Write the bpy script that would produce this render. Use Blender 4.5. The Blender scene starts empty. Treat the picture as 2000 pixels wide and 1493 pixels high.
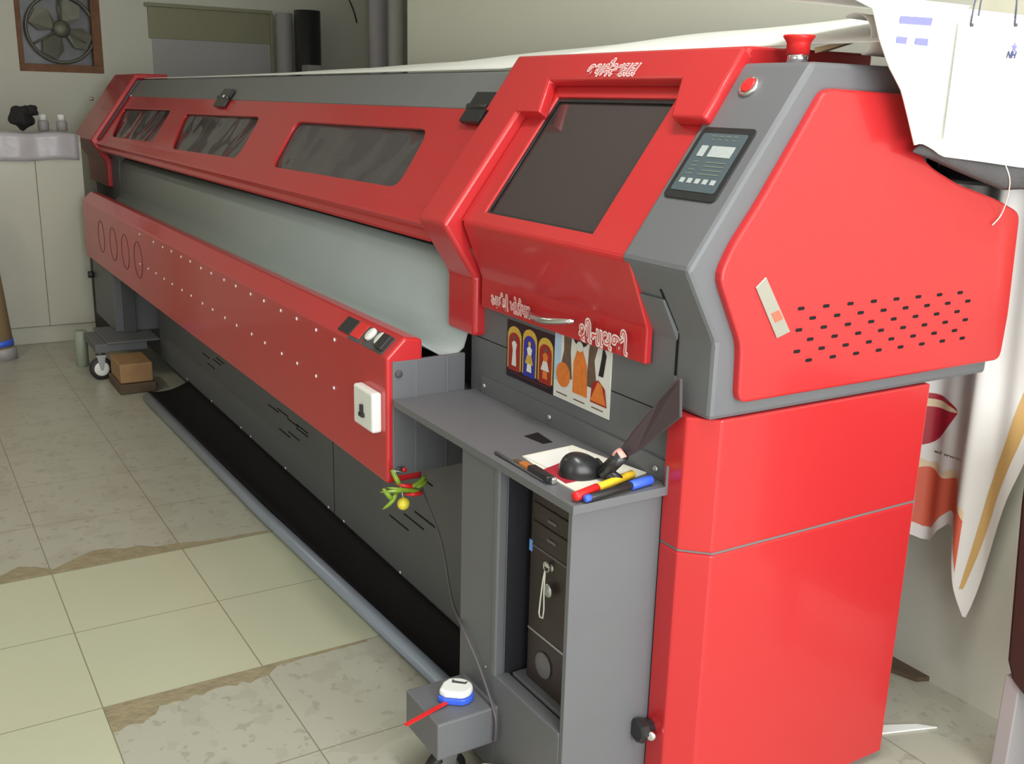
import bpy, bmesh, math, random
from mathutils import Vector, Matrix
random.seed(7)
scene = bpy.context.scene
COL = scene.collection

# ---------------------------------------------------------------- camera
CAMZ = 1.43
_a, _p, _r, FPX = math.radians(31.554), math.radians(15.165), math.radians(1.505), 2008.0
_f = Vector((-math.cos(_a) * math.cos(_p), math.sin(_a) * math.cos(_p), -math.sin(_p)))
_rt = _f.cross(Vector((0, 0, 1))).normalized()
_up = _rt.cross(_f)
RT = _rt * math.cos(_r) + _up * math.sin(_r)
UP = -_rt * math.sin(_r) + _up * math.cos(_r)
FW = _f
CAM = Vector((0, 0, CAMZ))
cd = bpy.data.cameras.new('camera')
cam = bpy.data.objects.new('camera', cd)
COL.objects.link(cam)
cd.sensor_fit = 'HORIZONTAL'
cd.sensor_width = 36
cd.lens = FPX * 36 / 2000
cd.clip_start = 0.02
M = Matrix((RT, UP, -FW)).transposed().to_4x4()
M.translation = CAM
cam.matrix_world = M
scene.camera = cam

# ---------------------------------------------------------------- light
scene.view_settings.view_transform = 'Standard'
scene.view_settings.look = 'None'
scene.view_settings.gamma = 1
scene.view_settings.use_curve_mapping = False
scene.view_settings.exposure = 0.0
w = bpy.data.worlds.new('world')
scene.world = w
w.use_nodes = True
w.node_tree.nodes['Background'].inputs[0].default_value = (0.85, 0.95, 1.0, 1)
w.node_tree.nodes['Background'].inputs[1].default_value = 1.5


def area(name, loc, target, sx, sy, power, color):
    l = bpy.data.lights.new(name, 'AREA')
    l.shape = 'RECTANGLE'
    l.size, l.size_y = sx, sy
    l.energy = power
    l.color = color
    o = bpy.data.objects.new(name, l)
    COL.objects.link(o)
    o.location = loc
    d = Vector(target) - Vector(loc)
    o.rotation_euler = d.to_track_quat('-Z', 'Y').to_euler()
    return o


# daylight entering through the open shop front beside the camera
area('shopfront_daylight', (1.6, 0.75, 1.55), (-2.0, 0.75, 1.35), 2.6, 2.3, 112, (0.98, 1.0, 0.98))
area('front_fill_light', (-0.4, -3.0, 1.7), (-2.0, 1.0, 1.0), 3.0, 1.8, 26, (1.0, 1.0, 0.95))  # unseen fill added for the front faces; the front wall has no window
# unseen overhead lights added to brighten the slopes and warm the far side
area('overhead_fill_light', (-0.9, 0.9, 2.95), (-0.9, 0.9, 0), 1.2, 0.25, 34, (1.0, 1.0, 0.96))
area('overhead_fill_light', (-4.6, -0.6, 2.9), (-4.6, -0.6, 0), 1.2, 0.12, 13, (1.0, 0.94, 0.74))


# ---------------------------------------------------------------- helpers
def ray(px, py):
    return FW + RT * ((px - 1000) / FPX) - UP * ((py - 746.5) / FPX)


def at(px, py, ax, val):
    """the point of the axis-aligned plane (ax = val) seen at a photo position"""
    d = ray(px, py)
    return CAM + d * ((val - CAM[ax]) / d[ax])


# sloping front of the printer: direction s up the slope, n outward
S0 = Vector((0, 1.142, 1.165))
_d = Vector((0, 1.392 - 1.142, 1.508 - 1.165)).normalized()
SD = _d
SN = Vector((0, -_d.z, _d.y))


def slope(x, s, off=0.0):
    return Vector((x, 0, 0)) + S0 + SD * s + SN * off


def onslope(px, py, off=0.0):
    """(x, s) of the sloping plane at a photo position"""
    p0 = S0 + SN * off
    d = ray(px, py)
    q = CAM + d * ((p0 - CAM).dot(SN) / d.dot(SN))
    return q.x, (q - S0).dot(SD)


def s2yz(s, off=0.0):
    q = slope(0, s, off)
    return (q.y, q.z)


def nt_of(name):
    m = bpy.data.materials.new(name)
    m.use_nodes = True
    nt = m.node_tree
    return m, nt, nt.nodes['Principled BSDF']


def mat(name, col, rough=0.5, metal=0.0, coat=0.0, var=0.06, vscale=6.0, bump=0.0, bscale=60.0, trans=0.0, alpha=1.0, spec=0.5):
    m, nt, b = nt_of(name)
    N, L = nt.nodes, nt.links
    b.inputs['Roughness'].default_value = rough
    b.inputs['Metallic'].default_value = metal
    b.inputs['Coat Weight'].default_value = coat
    b.inputs['Coat Roughness'].default_value = 0.08
    b.inputs['Transmission Weight'].default_value = trans
    b.inputs['Alpha'].default_value = alpha
    b.inputs['Specular IOR Level'].default_value = spec
    tc = N.new('ShaderNodeTexCoord')
    if var > 0:
        nz = N.new('ShaderNodeTexNoise')
        nz.inputs['Scale'].default_value = vscale
        nz.inputs['Detail'].default_value = 4
        L.new(tc.outputs['Object'], nz.inputs['Vector'])
        mx = N.new('ShaderNodeMix')
        mx.data_type = 'RGBA'
        c = Vector(col[:3])
        mx.inputs[6].default_value = (*(c * (1 - var)), 1)
        mx.inputs[7].default_value = (*[min(1, k) for k in (c * (1 + var))], 1)
        L.new(nz.outputs['Fac'], mx.inputs[0])
        L.new(mx.outputs[2], b.inputs['Base Color'])
    else:
        b.inputs['Base Color'].default_value = (*col[:3], 1)
    if bump > 0:
        nb = N.new('ShaderNodeTexNoise')
        nb.inputs['Scale'].default_value = bscale
        nb.inputs['Detail'].default_value = 3
        L.new(tc.outputs['Object'], nb.inputs['Vector'])
        bp = N.new('ShaderNodeBump')
        bp.inputs['Strength'].default_value = bump
        bp.inputs['Distance'].default_value = 0.01
        L.new(nb.outputs['Fac'], bp.inputs['Height'])
        L.new(bp.outputs['Normal'], b.inputs['Normal'])
    return m


RED = mat('glossy red paint', (0.53, 0.022, 0.026), 0.3, coat=0.3, var=0.05, vscale=3)
RED2 = mat('red plastic', (0.7, 0.02, 0.02), 0.35)
GRAY = mat('dark grey powder coat', (0.135, 0.137, 0.148), 0.5, var=0.06, bump=0.05, bscale=500)
GRAY2 = mat('mid grey rail paint', (0.175, 0.18, 0.185), 0.45, var=0.06)
DGRAY = mat('charcoal grey paint', (0.07, 0.068, 0.072), 0.55)
PLATEN = mat('satin grey platen', (0.33, 0.37, 0.36), 0.5, var=0.05)
BLACK = mat('matt black', (0.012, 0.010, 0.011), 0.75, var=0.1, spec=0.2)
BLACKG = mat('black plastic', (0.02, 0.02, 0.022), 0.28, var=0.1)
CLOTHB = mat('black cloth', (0.02, 0.018, 0.02), 0.85, var=0.2, vscale=20, bump=0.3, bscale=200)
CLOTHG = mat('dark grey cloth', (0.09, 0.085, 0.09), 0.8, var=0.2, vscale=20, bump=0.3, bscale=150)
CHROME = mat('chrome', (0.75, 0.75, 0.77), 0.15, metal=1, var=0.02)
STEEL = mat('dull steel', (0.5, 0.5, 0.5), 0.35, metal=0.8, var=0.1)
SCREW = mat('screw head with painted glint', (0.85, 0.85, 0.85), 0.25, var=0.02)  # near-white colour stands in for flash sparkle on the heads
WHITE = mat('white plastic', (0.85, 0.85, 0.83), 0.35, var=0.02)
FLEX = mat('white flex sheet', (0.9, 0.91, 0.88), 0.5, var=0.03)
PAPER = mat('white paper', (0.86, 0.86, 0.83), 0.6, var=0.02)
CREAM = mat('cream paper', (0.82, 0.80, 0.70), 0.6, var=0.03)
CREAMW = mat('off white paper', (0.86, 0.855, 0.78), 0.6, var=0.02)
TAN = mat('tan card', (0.45, 0.30, 0.16), 0.7, var=0.1)
WOOD = mat('raw wood block', (0.34, 0.19, 0.085), 0.7, var=0.3, vscale=14)
DWOOD = mat('dirty wood', (0.10, 0.065, 0.04), 0.8, var=0.3, vscale=25)
BLUE = mat('blue plastic', (0.05, 0.13, 0.75), 0.35)
PBLUE = mat('print blue', (0.22, 0.22, 0.62), 0.5)
YEL = mat('yellow plastic', (0.85, 0.55, 0.03), 0.4)
LEMON = mat('lemon skin', (0.85, 0.72, 0.06), 0.4, var=0.1, vscale=30)
CHILI = mat('green chilli skin', (0.22, 0.34, 0.03), 0.3, var=0.35, vscale=40)
TUBE = mat('grey blue aluminium tube', (0.30, 0.34, 0.42), 0.38, metal=0.25, var=0.05)
PINK = mat('pink lettering', (0.62, 0.06, 0.07), 0.45, var=0.02)
LETW = mat('white lettering', (0.85, 0.72, 0.72), 0.45, var=0.02)
OLIVEW = mat('painted plaster', (0.66, 0.65, 0.57), 0.75, var=0.05, vscale=2.0, bump=0.05, bscale=30)
CEILM = mat('ceiling plaster', (0.7, 0.7, 0.66), 0.8, var=0.03)
CUP = mat('cream laminate', (0.52, 0.51, 0.43), 0.35, var=0.04, vscale=3)
SHEETM = mat('pale lilac plastic sheet', (0.50, 0.47, 0.52), 0.3, var=0.06, vscale=8, bump=0.5, bscale=9)
KRAFT = mat('kraft paper roll', (0.33, 0.23, 0.12), 0.6, var=0.1)
LILAC = mat('lilac white roll paper', (0.62, 0.58, 0.64), 0.5, var=0.03)
PALEROLL = mat('pale grey roll paper', (0.36, 0.34, 0.35), 0.5, var=0.04)
BOARDY = mat('olive painted board', (0.30, 0.29, 0.19), 0.6, var=0.08)
BOARDW = mat('grey white board', (0.42, 0.41, 0.41), 0.6, var=0.05)
RUST = mat('rusty frame', (0.20, 0.09, 0.045), 0.7, var=0.4, vscale=20)
FANG = mat('dusty fan metal', (0.16, 0.155, 0.12), 0.5, metal=0.3, var=0.25, vscale=20)
OUT = mat('grimy glass', (0.13, 0.125, 0.14), 0.3, var=0.6, vscale=9)
RUBBER = mat('black rubber', (0.015, 0.013, 0.015), 0.5)
LCD = mat('pale display', (0.42, 0.45, 0.45), 0.3, var=0.15, vscale=160)
PANELG = mat('membrane panel', (0.075, 0.10, 0.115), 0.3, var=0.04)
DIMTXT = mat('dim panel legends', (0.17, 0.20, 0.16), 0.4, var=0.1)
PLATE = mat('silver nameplate', (0.45, 0.43, 0.38), 0.3, metal=0.5, var=0.1)
MAROON = mat('print maroon', (0.11, 0.012, 0.02), 0.35)
GOLD = mat('print gold', (0.65, 0.42, 0.06), 0.4, var=0.3, vscale=120)
PRBLUE = mat('print royal blue', (0.03, 0.03, 0.35), 0.35)
PRRED = mat('print red', (0.35, 0.02, 0.015), 0.35)
PRBLK = mat('print black', (0.015, 0.006, 0.012), 0.35)
PRWHT = mat('print white', (0.75, 0.74, 0.7), 0.4)
PRORG = mat('print orange', (0.75, 0.20, 0.03), 0.4, var=0.3, vscale=90)
PRBRN = mat('print brown', (0.14, 0.085, 0.06), 0.45, var=0.4, vscale=60)
PRSKY = mat('print sky', (0.45, 0.6, 0.8), 0.4, var=0.15, vscale=30)
BANW = mat('banner white', (0.78, 0.74, 0.72), 0.45, var=0.03)
BANO = mat('banner ochre', (0.62, 0.38, 0.14), 0.45, var=0.06)
BANR = mat('banner coral', (0.72, 0.14, 0.08), 0.45, var=0.06)
BANM = mat('banner crimson', (0.42, 0.02, 0.04), 0.45, var=0.2)
BANC = mat('banner cream', (0.78, 0.60, 0.40), 0.45, var=0.06)
BROWN = mat('dark brown leatherette', (0.035, 0.015, 0.013), 0.45, var=0.1)
CEMENT = mat('brown cement bed', (0.30, 0.25, 0.155), 0.9, var=0.35, vscale=22, bump=0.4, bscale=60)
PGREEN = mat('pale green plastic', (0.30, 0.33, 0.26), 0.5)
NAVY = mat('navy print', (0.05, 0.06, 0.2), 0.5)
LGRAYT = mat('light grey print', (0.55, 0.57, 0.52), 0.5)
GLOWB = mat('blue sticker', (0.15, 0.35, 0.8), 0.4)
PCF = mat('black brown computer plastic', (0.035, 0.022, 0.020), 0.4, var=0.15)
SHADELINER = mat('blue black recess shade', (0.022, 0.02, 0.026), 0.5)  # colour carries the shade inside the computer cabinet
PCS = mat('grey computer trim', (0.13, 0.12, 0.125), 0.35)


def glass(name, tint, mixf, rough=0.05, warp=0.0, wscale=3.0):
    m, nt, b = nt_of(name)
    N, L = nt.nodes, nt.links
    out = N['Material Output']
    b.inputs['Base Color'].default_value = (*tint, 1)
    b.inputs['Roughness'].default_value = rough
    b.inputs['Coat Weight'].default_value = 0.3
    tr = N.new('ShaderNodeBsdfTransparent')
    tr.inputs[0].default_value = (0.55, 0.5, 0.5, 1)
    mx = N.new('ShaderNodeMixShader')
    mx.inputs[0].default_value = mixf
    L.new(tr.outputs[0], mx.inputs[1])
    L.new(b.outputs[0], mx.inputs[2])
    L.new(mx.outputs[0], out.inputs[0])
    if warp > 0:
        tc = N.new('ShaderNodeTexCoord')
        nb = N.new('ShaderNodeTexNoise')
        nb.inputs['Scale'].default_value = wscale
        nb.inputs['Detail'].default_value = 1
        L.new(tc.outputs['Object'], nb.inputs['Vector'])
        bp = N.new('ShaderNodeBump')
        bp.inputs['Strength'].default_value = 1.0
        bp.inputs['Distance'].default_value = warp
        L.new(nb.outputs['Fac'], bp.inputs['Height'])
        L.new(bp.outputs['Normal'], b.inputs['Normal'])
    return m


DOORGLASS = glass('smoked door glass', (0.06, 0.045, 0.045), 0.93, 0.10)
HOODGLASS = glass('smoked warped acrylic', (0.13, 0.12, 0.125), 0.66, 0.05, 0.05, 3.5)

WPOS = {}


def wloc(o):
    return WPOS.get(o.name, Vector((0, 0, 0)))


def thing(name, label, cat, loc=(0, 0, 0), group=None):
    o = bpy.data.objects.new(name, None)
    COL.objects.link(o)
    o.empty_display_size = 0.05
    o.location = loc
    WPOS[o.name] = Vector(loc)
    tag(o, label, cat, group)
    return o


def tag(o, label=None, cat=None, group=None, kind=None):
    if label: o['label'] = label
    if cat: o['category'] = cat
    if group: o['group'] = group
    if kind: o['kind'] = kind
    return o


def link_mesh(name, me, parent=None):
    """gives the mesh an origin at the middle of its base and parents it"""
    vs = [v.co for v in me.vertices]
    lo = Vector([min(v[i] for v in vs) for i in range(3)])
    hi = Vector([max(v[i] for v in vs) for i in range(3)])
    c = Vector(((lo.x + hi.x) / 2, (lo.y + hi.y) / 2, lo.z))
    me.transform(Matrix.Translation(-c))
    o = bpy.data.objects.new(name, me)
    COL.objects.link(o)
    if parent:
        o.parent = parent
        o.location = c - wloc(parent)
    else:
        o.location = c
    WPOS[o.name] = c
    return o


class MB:
    def __init__(s):
        s.v, s.f, s.mi, s.sm, s.mats = [], [], [], [], []

    def m(s, mt):
        if mt not in s.mats: s.mats.append(mt)
        return s.mats.index(mt)

    def add(s, vs, fs, mt, smooth=False):
        b = len(s.v)
        s.v += [tuple(v) for v in vs]
        k = s.m(mt)
        for f in fs:
            s.f.append([b + i for i in f]); s.mi.append(k); s.sm.append(smooth)
        return s

    def box(s, lo, hi, mt):
        x0, y0, z0 = lo; x1, y1, z1 = hi
        return s.add([(x0, y0, z0), (x1, y0, z0), (x1, y1, z0), (x0, y1, z0), (x0, y0, z1), (x1, y0, z1), (x1, y1, z1), (x0, y1, z1)],
                     [(0, 3, 2, 1), (4, 5, 6, 7), (0, 1, 5, 4), (1, 2, 6, 5), (2, 3, 7, 6), (3, 0, 4, 7)], mt)

    def ext(s, pts, vec, mt):
        """closed polygon pts swept along vec"""
        n = len(pts); vec = Vector(vec)
        vs = [Vector(p) for p in pts] + [Vector(p) + vec for p in pts]
        fs = [tuple(range(n - 1, -1, -1)), tuple(range(n, 2 * n))]
        for i in range(n):
            j = (i + 1) % n
            fs.append((i, j, n + j, n + i))
        return s.add(vs, fs, mt)

    def prof(s, yz, x0, x1, mt):
        return s.ext([(x0, y, z) for y, z in yz], (x1 - x0, 0, 0), mt)

    def sheet(s, line, x0, x1, th, mt):
        """open (y, z) line given thickness th on its left side, swept from x0 to x1"""
        L = [Vector((0, y, z)) for y, z in line]
        off = []
        for i, p in enumerate(L):
            a = (p - L[i - 1]).normalized() if i else None
            b = (L[i + 1] - p).normalized() if i < len(L) - 1 else None
            t = (a + b).normalized() if a and b else (a or b)
            n = Vector((0, -t.z, t.y))
            k = 1.0
            if a and b: k = 1 / max(0.4, math.cos(a.angle(b) / 2))
            off.append(p + n * th * k)
        return s.prof([(p.y, p.z) for p in L] + [(p.y, p.z) for p in reversed(off)], x0, x1, mt)

    def tube(s, pts, r, mt, n=10, caps=True, smooth=True):
        P = [Vector(p) for p in pts]
        R = r if isinstance(r, (list, tuple)) else [r] * len(P)
        vs, fs = [], []
        prev = None
        for i, p in enumerate(P):
            t = (P[min(i + 1, len(P) - 1)] - P[max(i - 1, 0)]).normalized()
            if prev is None:
                u = t.cross(Vector((0, 0, 1)))
                if u.length < 1e-3: u = t.cross(Vector((1, 0, 0)))
            else:
                u = prev - t * prev.dot(t)
            u.normalize(); prev = u
            v = t.cross(u)
            for k in range(n):
                a = 2 * math.pi * k / n
                vs.append(p + (u * math.cos(a) + v * math.sin(a)) * R[i])
        for i in range(len(P) - 1):
            for k in range(n):
                k2 = (k + 1) % n
                fs.append((i * n + k, i * n + k2, (i + 1) * n + k2, (i + 1) * n + k))
        if caps:
            fs.append(tuple(range(n - 1, -1, -1)))
            fs.append(tuple((len(P) - 1) * n + k for k in range(n)))
        return s.add(vs, fs, mt, smooth)

    def lathe(s, c, axis, prof, mt, n=24, smooth=True):
        """prof: (distance along axis, radius)"""
        c = Vector(c); t = Vector(axis).normalized()
        u = t.cross(Vector((0, 0, 1)))
        if u.length < 1e-3: u = t.cross(Vector((1, 0, 0)))
        u.normalize(); v = t.cross(u)
        vs, fs = [], []
        for h, r in prof:
            for k in range(n):
                a = 2 * math.pi * k / n
                vs.append(c + t * h + (u * math.cos(a) + v * math.sin(a)) * max(r, 1e-5))
        for i in range(len(prof) - 1):
            for k in range(n):
                k2 = (k + 1) % n
                fs.append((i * n + k, i * n + k2, (i + 1) * n + k2, (i + 1) * n + k))
        fs.append(tuple(range(n - 1, -1, -1)))
        fs.append(tuple((len(prof) - 1) * n + k for k in range(n)))
        return s.add(vs, fs, mt, smooth)

    def grid(s, fn, nu, nv, mt, smooth=True, th=None):
        vs = [fn(i / nu, j / nv) for i in range(nu + 1) for j in range(nv + 1)]
        fs = [(i * (nv + 1) + j, (i + 1) * (nv + 1) + j, (i + 1) * (nv + 1) + j + 1, i * (nv + 1) + j + 1) for i in range(nu) for j in range(nv)]
        return s.add(vs, fs, mt, smooth)

    def build(s, name, parent=None, bevel=0.0, seg=2, solid=0.0, sub=0, fix=True):
        me = bpy.data.meshes.new(name)
        me.from_pydata(s.v, [], s.f)
        for mt in s.mats: me.materials.append(mt)
        me.polygons.foreach_set('material_index', s.mi)
        me.polygons.foreach_set('use_smooth', s.sm)
        me.update()
        if fix:
            bm = bmesh.new(); bm.from_mesh(me)
            bmesh.ops.recalc_face_normals(bm, faces=bm.faces)
            bm.to_mesh(me); bm.free()
        o = link_mesh(name, me, parent)
        if solid:
            md = o.modifiers.new('solid', 'SOLIDIFY'); md.thickness = solid; md.offset = 0
        if bevel:
            md = o.modifiers.new('bevel', 'BEVEL')
            md.width = bevel; md.segments = seg; md.limit_method = 'ANGLE'; md.angle_limit = math.radians(25)
        if sub:
            md = o.modifiers.new('sub', 'SUBSURF'); md.levels = md.render_levels = sub
        return o


def curve_mesh(c):
    o = bpy.data.objects.new('tmp', c)
    COL.objects.link(o)
    bpy.context.view_layer.update()
    me = bpy.data.meshes.new_from_object(o.evaluated_get(bpy.context.evaluated_depsgraph_get()))
    bpy.data.objects.remove(o)
    return me


def frame_matrix(o, u, v):
    u = Vector(u).normalized(); v = Vector(v).normalized(); n = u.cross(v)
    m = Matrix((u, v, n)).transposed().to_4x4()
    m.translation = Vector(o)
    return m


def plate(name, outline, holes, th, o, u, v, mt, parent=None, bevel=0.0, lift=0.0, as_mesh=False):
    """flat plate with real holes: 2-D outline in the (u, v) frame at o, thickness th centred at lift"""
    c = bpy.data.curves.new('c', 'CURVE')
    c.dimensions = '2D'; c.fill_mode = 'BOTH'; c.extrude = th / 2
    for loop in [outline] + holes:
        sp = c.splines.new('POLY')
        sp.points.add(len(loop) - 1)
        for i, (a, b) in enumerate(loop): sp.points[i].co = (a, b, 0, 1)
        sp.use_cyclic_u = True
    me = curve_mesh(c)
    me.transform(Matrix.Translation((0, 0, lift)))
    me.transform(frame_matrix(o, u, v))
    me.materials.clear(); me.materials.append(mt)
    bm = bmesh.new(); bm.from_mesh(me)
    bmesh.ops.remove_doubles(bm, verts=bm.verts, dist=1e-5)
    bmesh.ops.recalc_face_normals(bm, faces=bm.faces)
    bm.to_mesh(me); bm.free()
    if as_mesh: return me
    ob = link_mesh(name, me, parent)
    if bevel:
        md = ob.modifiers.new('bevel', 'BEVEL'); md.width = bevel; md.segments = 2; md.limit_method = 'ANGLE'; md.angle_limit = math.radians(40)
    return ob


def text_mesh(body, height, off=0.0, th=0.0004, shear=0.0, width=None):
    c = bpy.data.curves.new('t', 'FONT')
    c.body = body; c.size = 1; c.offset = off; c.extrude = th / 2; c.shear = shear; c.resolution_u = 3
    c.align_x = 'CENTER'; c.align_y = 'CENTER'
    return c


def lettering(name, body, height, width, o, u, v, parent, mats, shear=0.0, outline=0.06, off=0.0006, strokes=()):
    """raised lettering: white outline layer with the coloured letters on top"""
    res = []
    ref = None
    for k, mt in enumerate(mats):
        ofs = outline if (k == 0 and len(mats) > 1) else (-0.01 if len(mats) > 1 else 0.035)
        me = curve_mesh(text_mesh(body, 1, ofs, 0.0, shear))
        xs = [p.co.x for p in me.vertices]; ys = [p.co.y for p in me.vertices]
        if ref is None: ref = (min(xs), max(xs), min(ys), max(ys))
        x0, x1, y0, y1 = ref
        sx, sy = width / (x1 - x0), height / (y1 - y0)
        for p in me.vertices:
            p.co = Vector(((p.co.x - (x0 + x1) / 2) * sx, (p.co.y - (y0 + y1) / 2) * sy, off * (k + 1)))
        if strokes:
            bs_ = bmesh.new(); bs_.from_mesh(me)
            wd_ = .0030 if (k == 0 and len(mats) > 1) else .0014
            for (a0, b0), (a1, b1) in strokes:
                A_ = Vector(((a0 - .5) * width, (b0 - .5) * height, off * (k + 1) + .0003)); B_ = Vector(((a1 - .5) * width, (b1 - .5) * height, off * (k + 1) + .0002))
                n_ = (B_ - A_).normalized().cross(Vector((0, 0, 1))) * wd_
                bs_.faces.new([bs_.verts.new(q_) for q_ in (A_ - n_, B_ - n_, B_ + n_, A_ + n_)])
            bs_.to_mesh(me); bs_.free()
        bi = bmesh.new(); bi.from_mesh(me)
        seen, isl = set(), 0
        for v0_ in bi.verts:
            if v0_ in seen: continue
            st_ = [v0_]; seen.add(v0_); isl += 1
            while st_:
                q_ = st_.pop(); q_.co.z += .000012 * isl
                for e_ in q_.link_edges:
                    w_ = e_.other_vert(q_)
                    if w_ not in seen: seen.add(w_); st_.append(w_)
        bi.to_mesh(me); bi.free()
        me.transform(frame_matrix(o, u, v))
        me.materials.clear(); me.materials.append(mt)
        res.append(me)
    bm = bmesh.new()
    for i, me in enumerate(res):
        n0 = len(bm.faces)
        bm.from_mesh(me)
        bm.faces.ensure_lookup_table()
        for f in bm.faces[n0:]: f.material_index = i
    me = bpy.data.meshes.new(name)
    bm.to_mesh(me); bm.free()
    for mt in mats: me.materials.append(mt)
    return link_mesh(name, me, parent)


def dup(o, parent, loc):
    c = o.copy(); COL.objects.link(c); c.parent = parent; c.location = Vector(loc) - (wloc(parent) if parent else Vector())
    WPOS[c.name] = Vector(loc)
    return c


def rrect(x0, x1, y0, y1, r, n=4):
    out = []
    for cx, cy, a0 in ((x1 - r, y1 - r, 0), (x0 + r, y1 - r, 90), (x0 + r, y0 + r, 180), (x1 - r, y0 + r, 270)):
        for k in range(n + 1):
            a = math.radians(a0 + 90 * k / n)
            out.append((cx + r * math.cos(a), cy + r * math.sin(a)))
    return out


def rpoly(pts, r, n=3):
    """polygon with rounded corners"""
    out = []
    m = len(pts)
    for i in range(m):
        p = Vector(pts[i]); a = Vector(pts[i - 1]) - p; b = Vector(pts[(i + 1) % m]) - p
        rr = min(r, a.length * 0.4, b.length * 0.4)
        p0 = p + a.normalized() * rr; p1 = p + b.normalized() * rr
        for k in range(n + 1):
            t = k / n
            q = p0 * (1 - t) ** 2 + p * 2 * t * (1 - t) + p1 * t * t
            out.append((q.x, q.y))
    return out


def struct(o):
    o['kind'] = 'structure'
    return o


# ---------------------------------------------------------------- room
TX, TY = 0.4115, 0.393
GX, GY = -2.36, 0.318      # one grout line of each direction


def floor_material():
    m, nt, b = nt_of('glazed floor tiles')
    N, L = nt.nodes, nt.links
    geo = N.new('ShaderNodeNewGeometry')
    sp = N.new('ShaderNodeSeparateXYZ'); L.new(geo.outputs['Position'], sp.inputs[0])

    def mth(op, a, bb=None, c=None):
        n = N.new('ShaderNodeMath'); n.operation = op
        for i, k in enumerate((a, bb, c)):
            if k is None: continue
            if isinstance(k, (int, float)): n.inputs[i].default_value = k
            else: L.new(k, n.inputs[i])
        return n.outputs[0]

    def noise(sc, det=4):
        n = N.new('ShaderNodeTexNoise'); n.inputs['Scale'].default_value = sc; n.inputs['Detail'].default_value = det
        L.new(geo.outputs['Position'], n.inputs['Vector']); return n.outputs['Fac']

    def mix(f, a, bb):
        n = N.new('ShaderNodeMix'); n.data_type = 'RGBA'
        if isinstance(f, float): n.inputs[0].default_value = f
        else: L.new(f, n.inputs[0])
        for i, k in ((6, a), (7, bb)):
            if isinstance(k, tuple): n.inputs[i].default_value = (*k, 1)
            else: L.new(k, n.inputs[i])
        return n.outputs[2]
    X, Y = sp.outputs[0], sp.outputs[1]
    fx = mth('PINGPONG', mth('SUBTRACT', X, GX), TX / 2)
    fy = mth('PINGPONG', mth('SUBTRACT', Y, GY), TY / 2)
    gx = mth('LESS_THAN', fx, 0.0016)
    gy = mth('LESS_THAN', fy, 0.0016)
    g = mth('MAXIMUM', gx, gy)
    old = mth('MAXIMUM', mth('LESS_THAN', X, GX - 2 * TX),
              mth('MULTIPLY', mth('GREATER_THAN', X, GX), mth('GREATER_THAN', Y, GY)))
    n1, n2, n3 = noise(3.0), noise(28.0, 6), noise(9.0, 5)
    clean = mix(n1, (0.50, 0.51, 0.37), (0.56, 0.56, 0.42))
    worn = mix(n1, (0.41, 0.395, 0.32), (0.48, 0.47, 0.40))
    spots = mth('GREATER_THAN', n2, 0.62)
    smear = mth('MULTIPLY', mth('GREATER_THAN', n3, 0.56), 0.16)
    worn = mix(smear, worn, (0.24, 0.21, 0.16))
    worn = mix(mth('MULTIPLY', spots, 0.3), worn, (0.19, 0.16, 0.12))
    base = mix(old, clean, worn)
    base = mix(mth('MULTIPLY', g, 0.75), base, (0.17, 0.145, 0.09))
    L.new(base, b.inputs['Base Color'])
    rr = mth('ADD', mth('MULTIPLY', old, 0.16), mth('MULTIPLY', n3, 0.12))
    L.new(mth('ADD', rr, 0.12), b.inputs['Roughness'])
    return m


FLOOR = floor_material()
struct(MB().box((-8.0, -3.2, -0.1), (1.82, 4.1, 0), FLOOR).build('floor'))
struct(MB().box((-8.0, -3.2, 3.05), (1.82, 4.1, 3.15), CEILM).build('ceiling'))
struct(MB().box((-4.6, 2.2, 0), (1.82, 4.1, 3.05), OLIVEW).build('wall_back'))
# far wall with the fan opening
fanY0, fanY1, fanZ0, fanZ1 = 0.885, 1.415, 1.555, 2.14
FX = -7.75
struct(plate('wall_left', [(-3.2, 0), (4.1, 0), (4.1, 3.05), (-3.2, 3.05)], [[(fanY0, fanZ0), (fanY1, fanZ0), (fanY1, fanZ1), (fanY0, fanZ1)]],
             0.12, (FX, 0, 0), (0, 1, 0), (0, 0, 1), OLIVEW, lift=-0.06))
struct(MB().box((-8.0, -3.3, 0), (1.82, -3.2, 3.05), OLIVEW).build('wall_front'))
wr = MB()
wr.box((1.7, -3.2, 0), (1.82, -1.7, 3.05), OLIVEW)
wr.box((1.7, 2.1, 0), (1.82, 2.2, 3.05), OLIVEW)
wr.box((1.7, -1.7, 2.7), (1.82, 2.1, 3.05), OLIVEW)
struct(wr.build('wall_right'))
struct(MB().box((-7.75, 3.9, 0), (-4.6, 4.1, 3.05), OLIVEW).build('wall_alcove'))

# exposed cement along the edges of the retiled strip
def cement(name, x, side, y0, y1, wf):
    pts = []
    n = 40
    for i in range(n + 1):
        y = y0 + (y1 - y0) * i / n
        pts.append((x + 0.002 * side, y))
    back = []
    for i in range(n, -1, -1):
        y = y0 + (y1 - y0) * i / n
        back.append((x + side * (0.006 + wf(y) + random.uniform(-0.008, 0.008) * (wf(y) / 0.05 + 0.2)), y))
    mb = MB().ext([(a, b, 0.0004) for a, b in pts + back], (0, 0, 0.0012), CEMENT)
    return struct(mb.build(name))


def lerpf(pts):
    def f(x):
        for (a, fa), (b, fb) in zip(pts, pts[1:]):
            if x <= b: return fa + (fb - fa) * max(0, (x - a)) / (b - a)
        return pts[-1][1]
    return f


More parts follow.
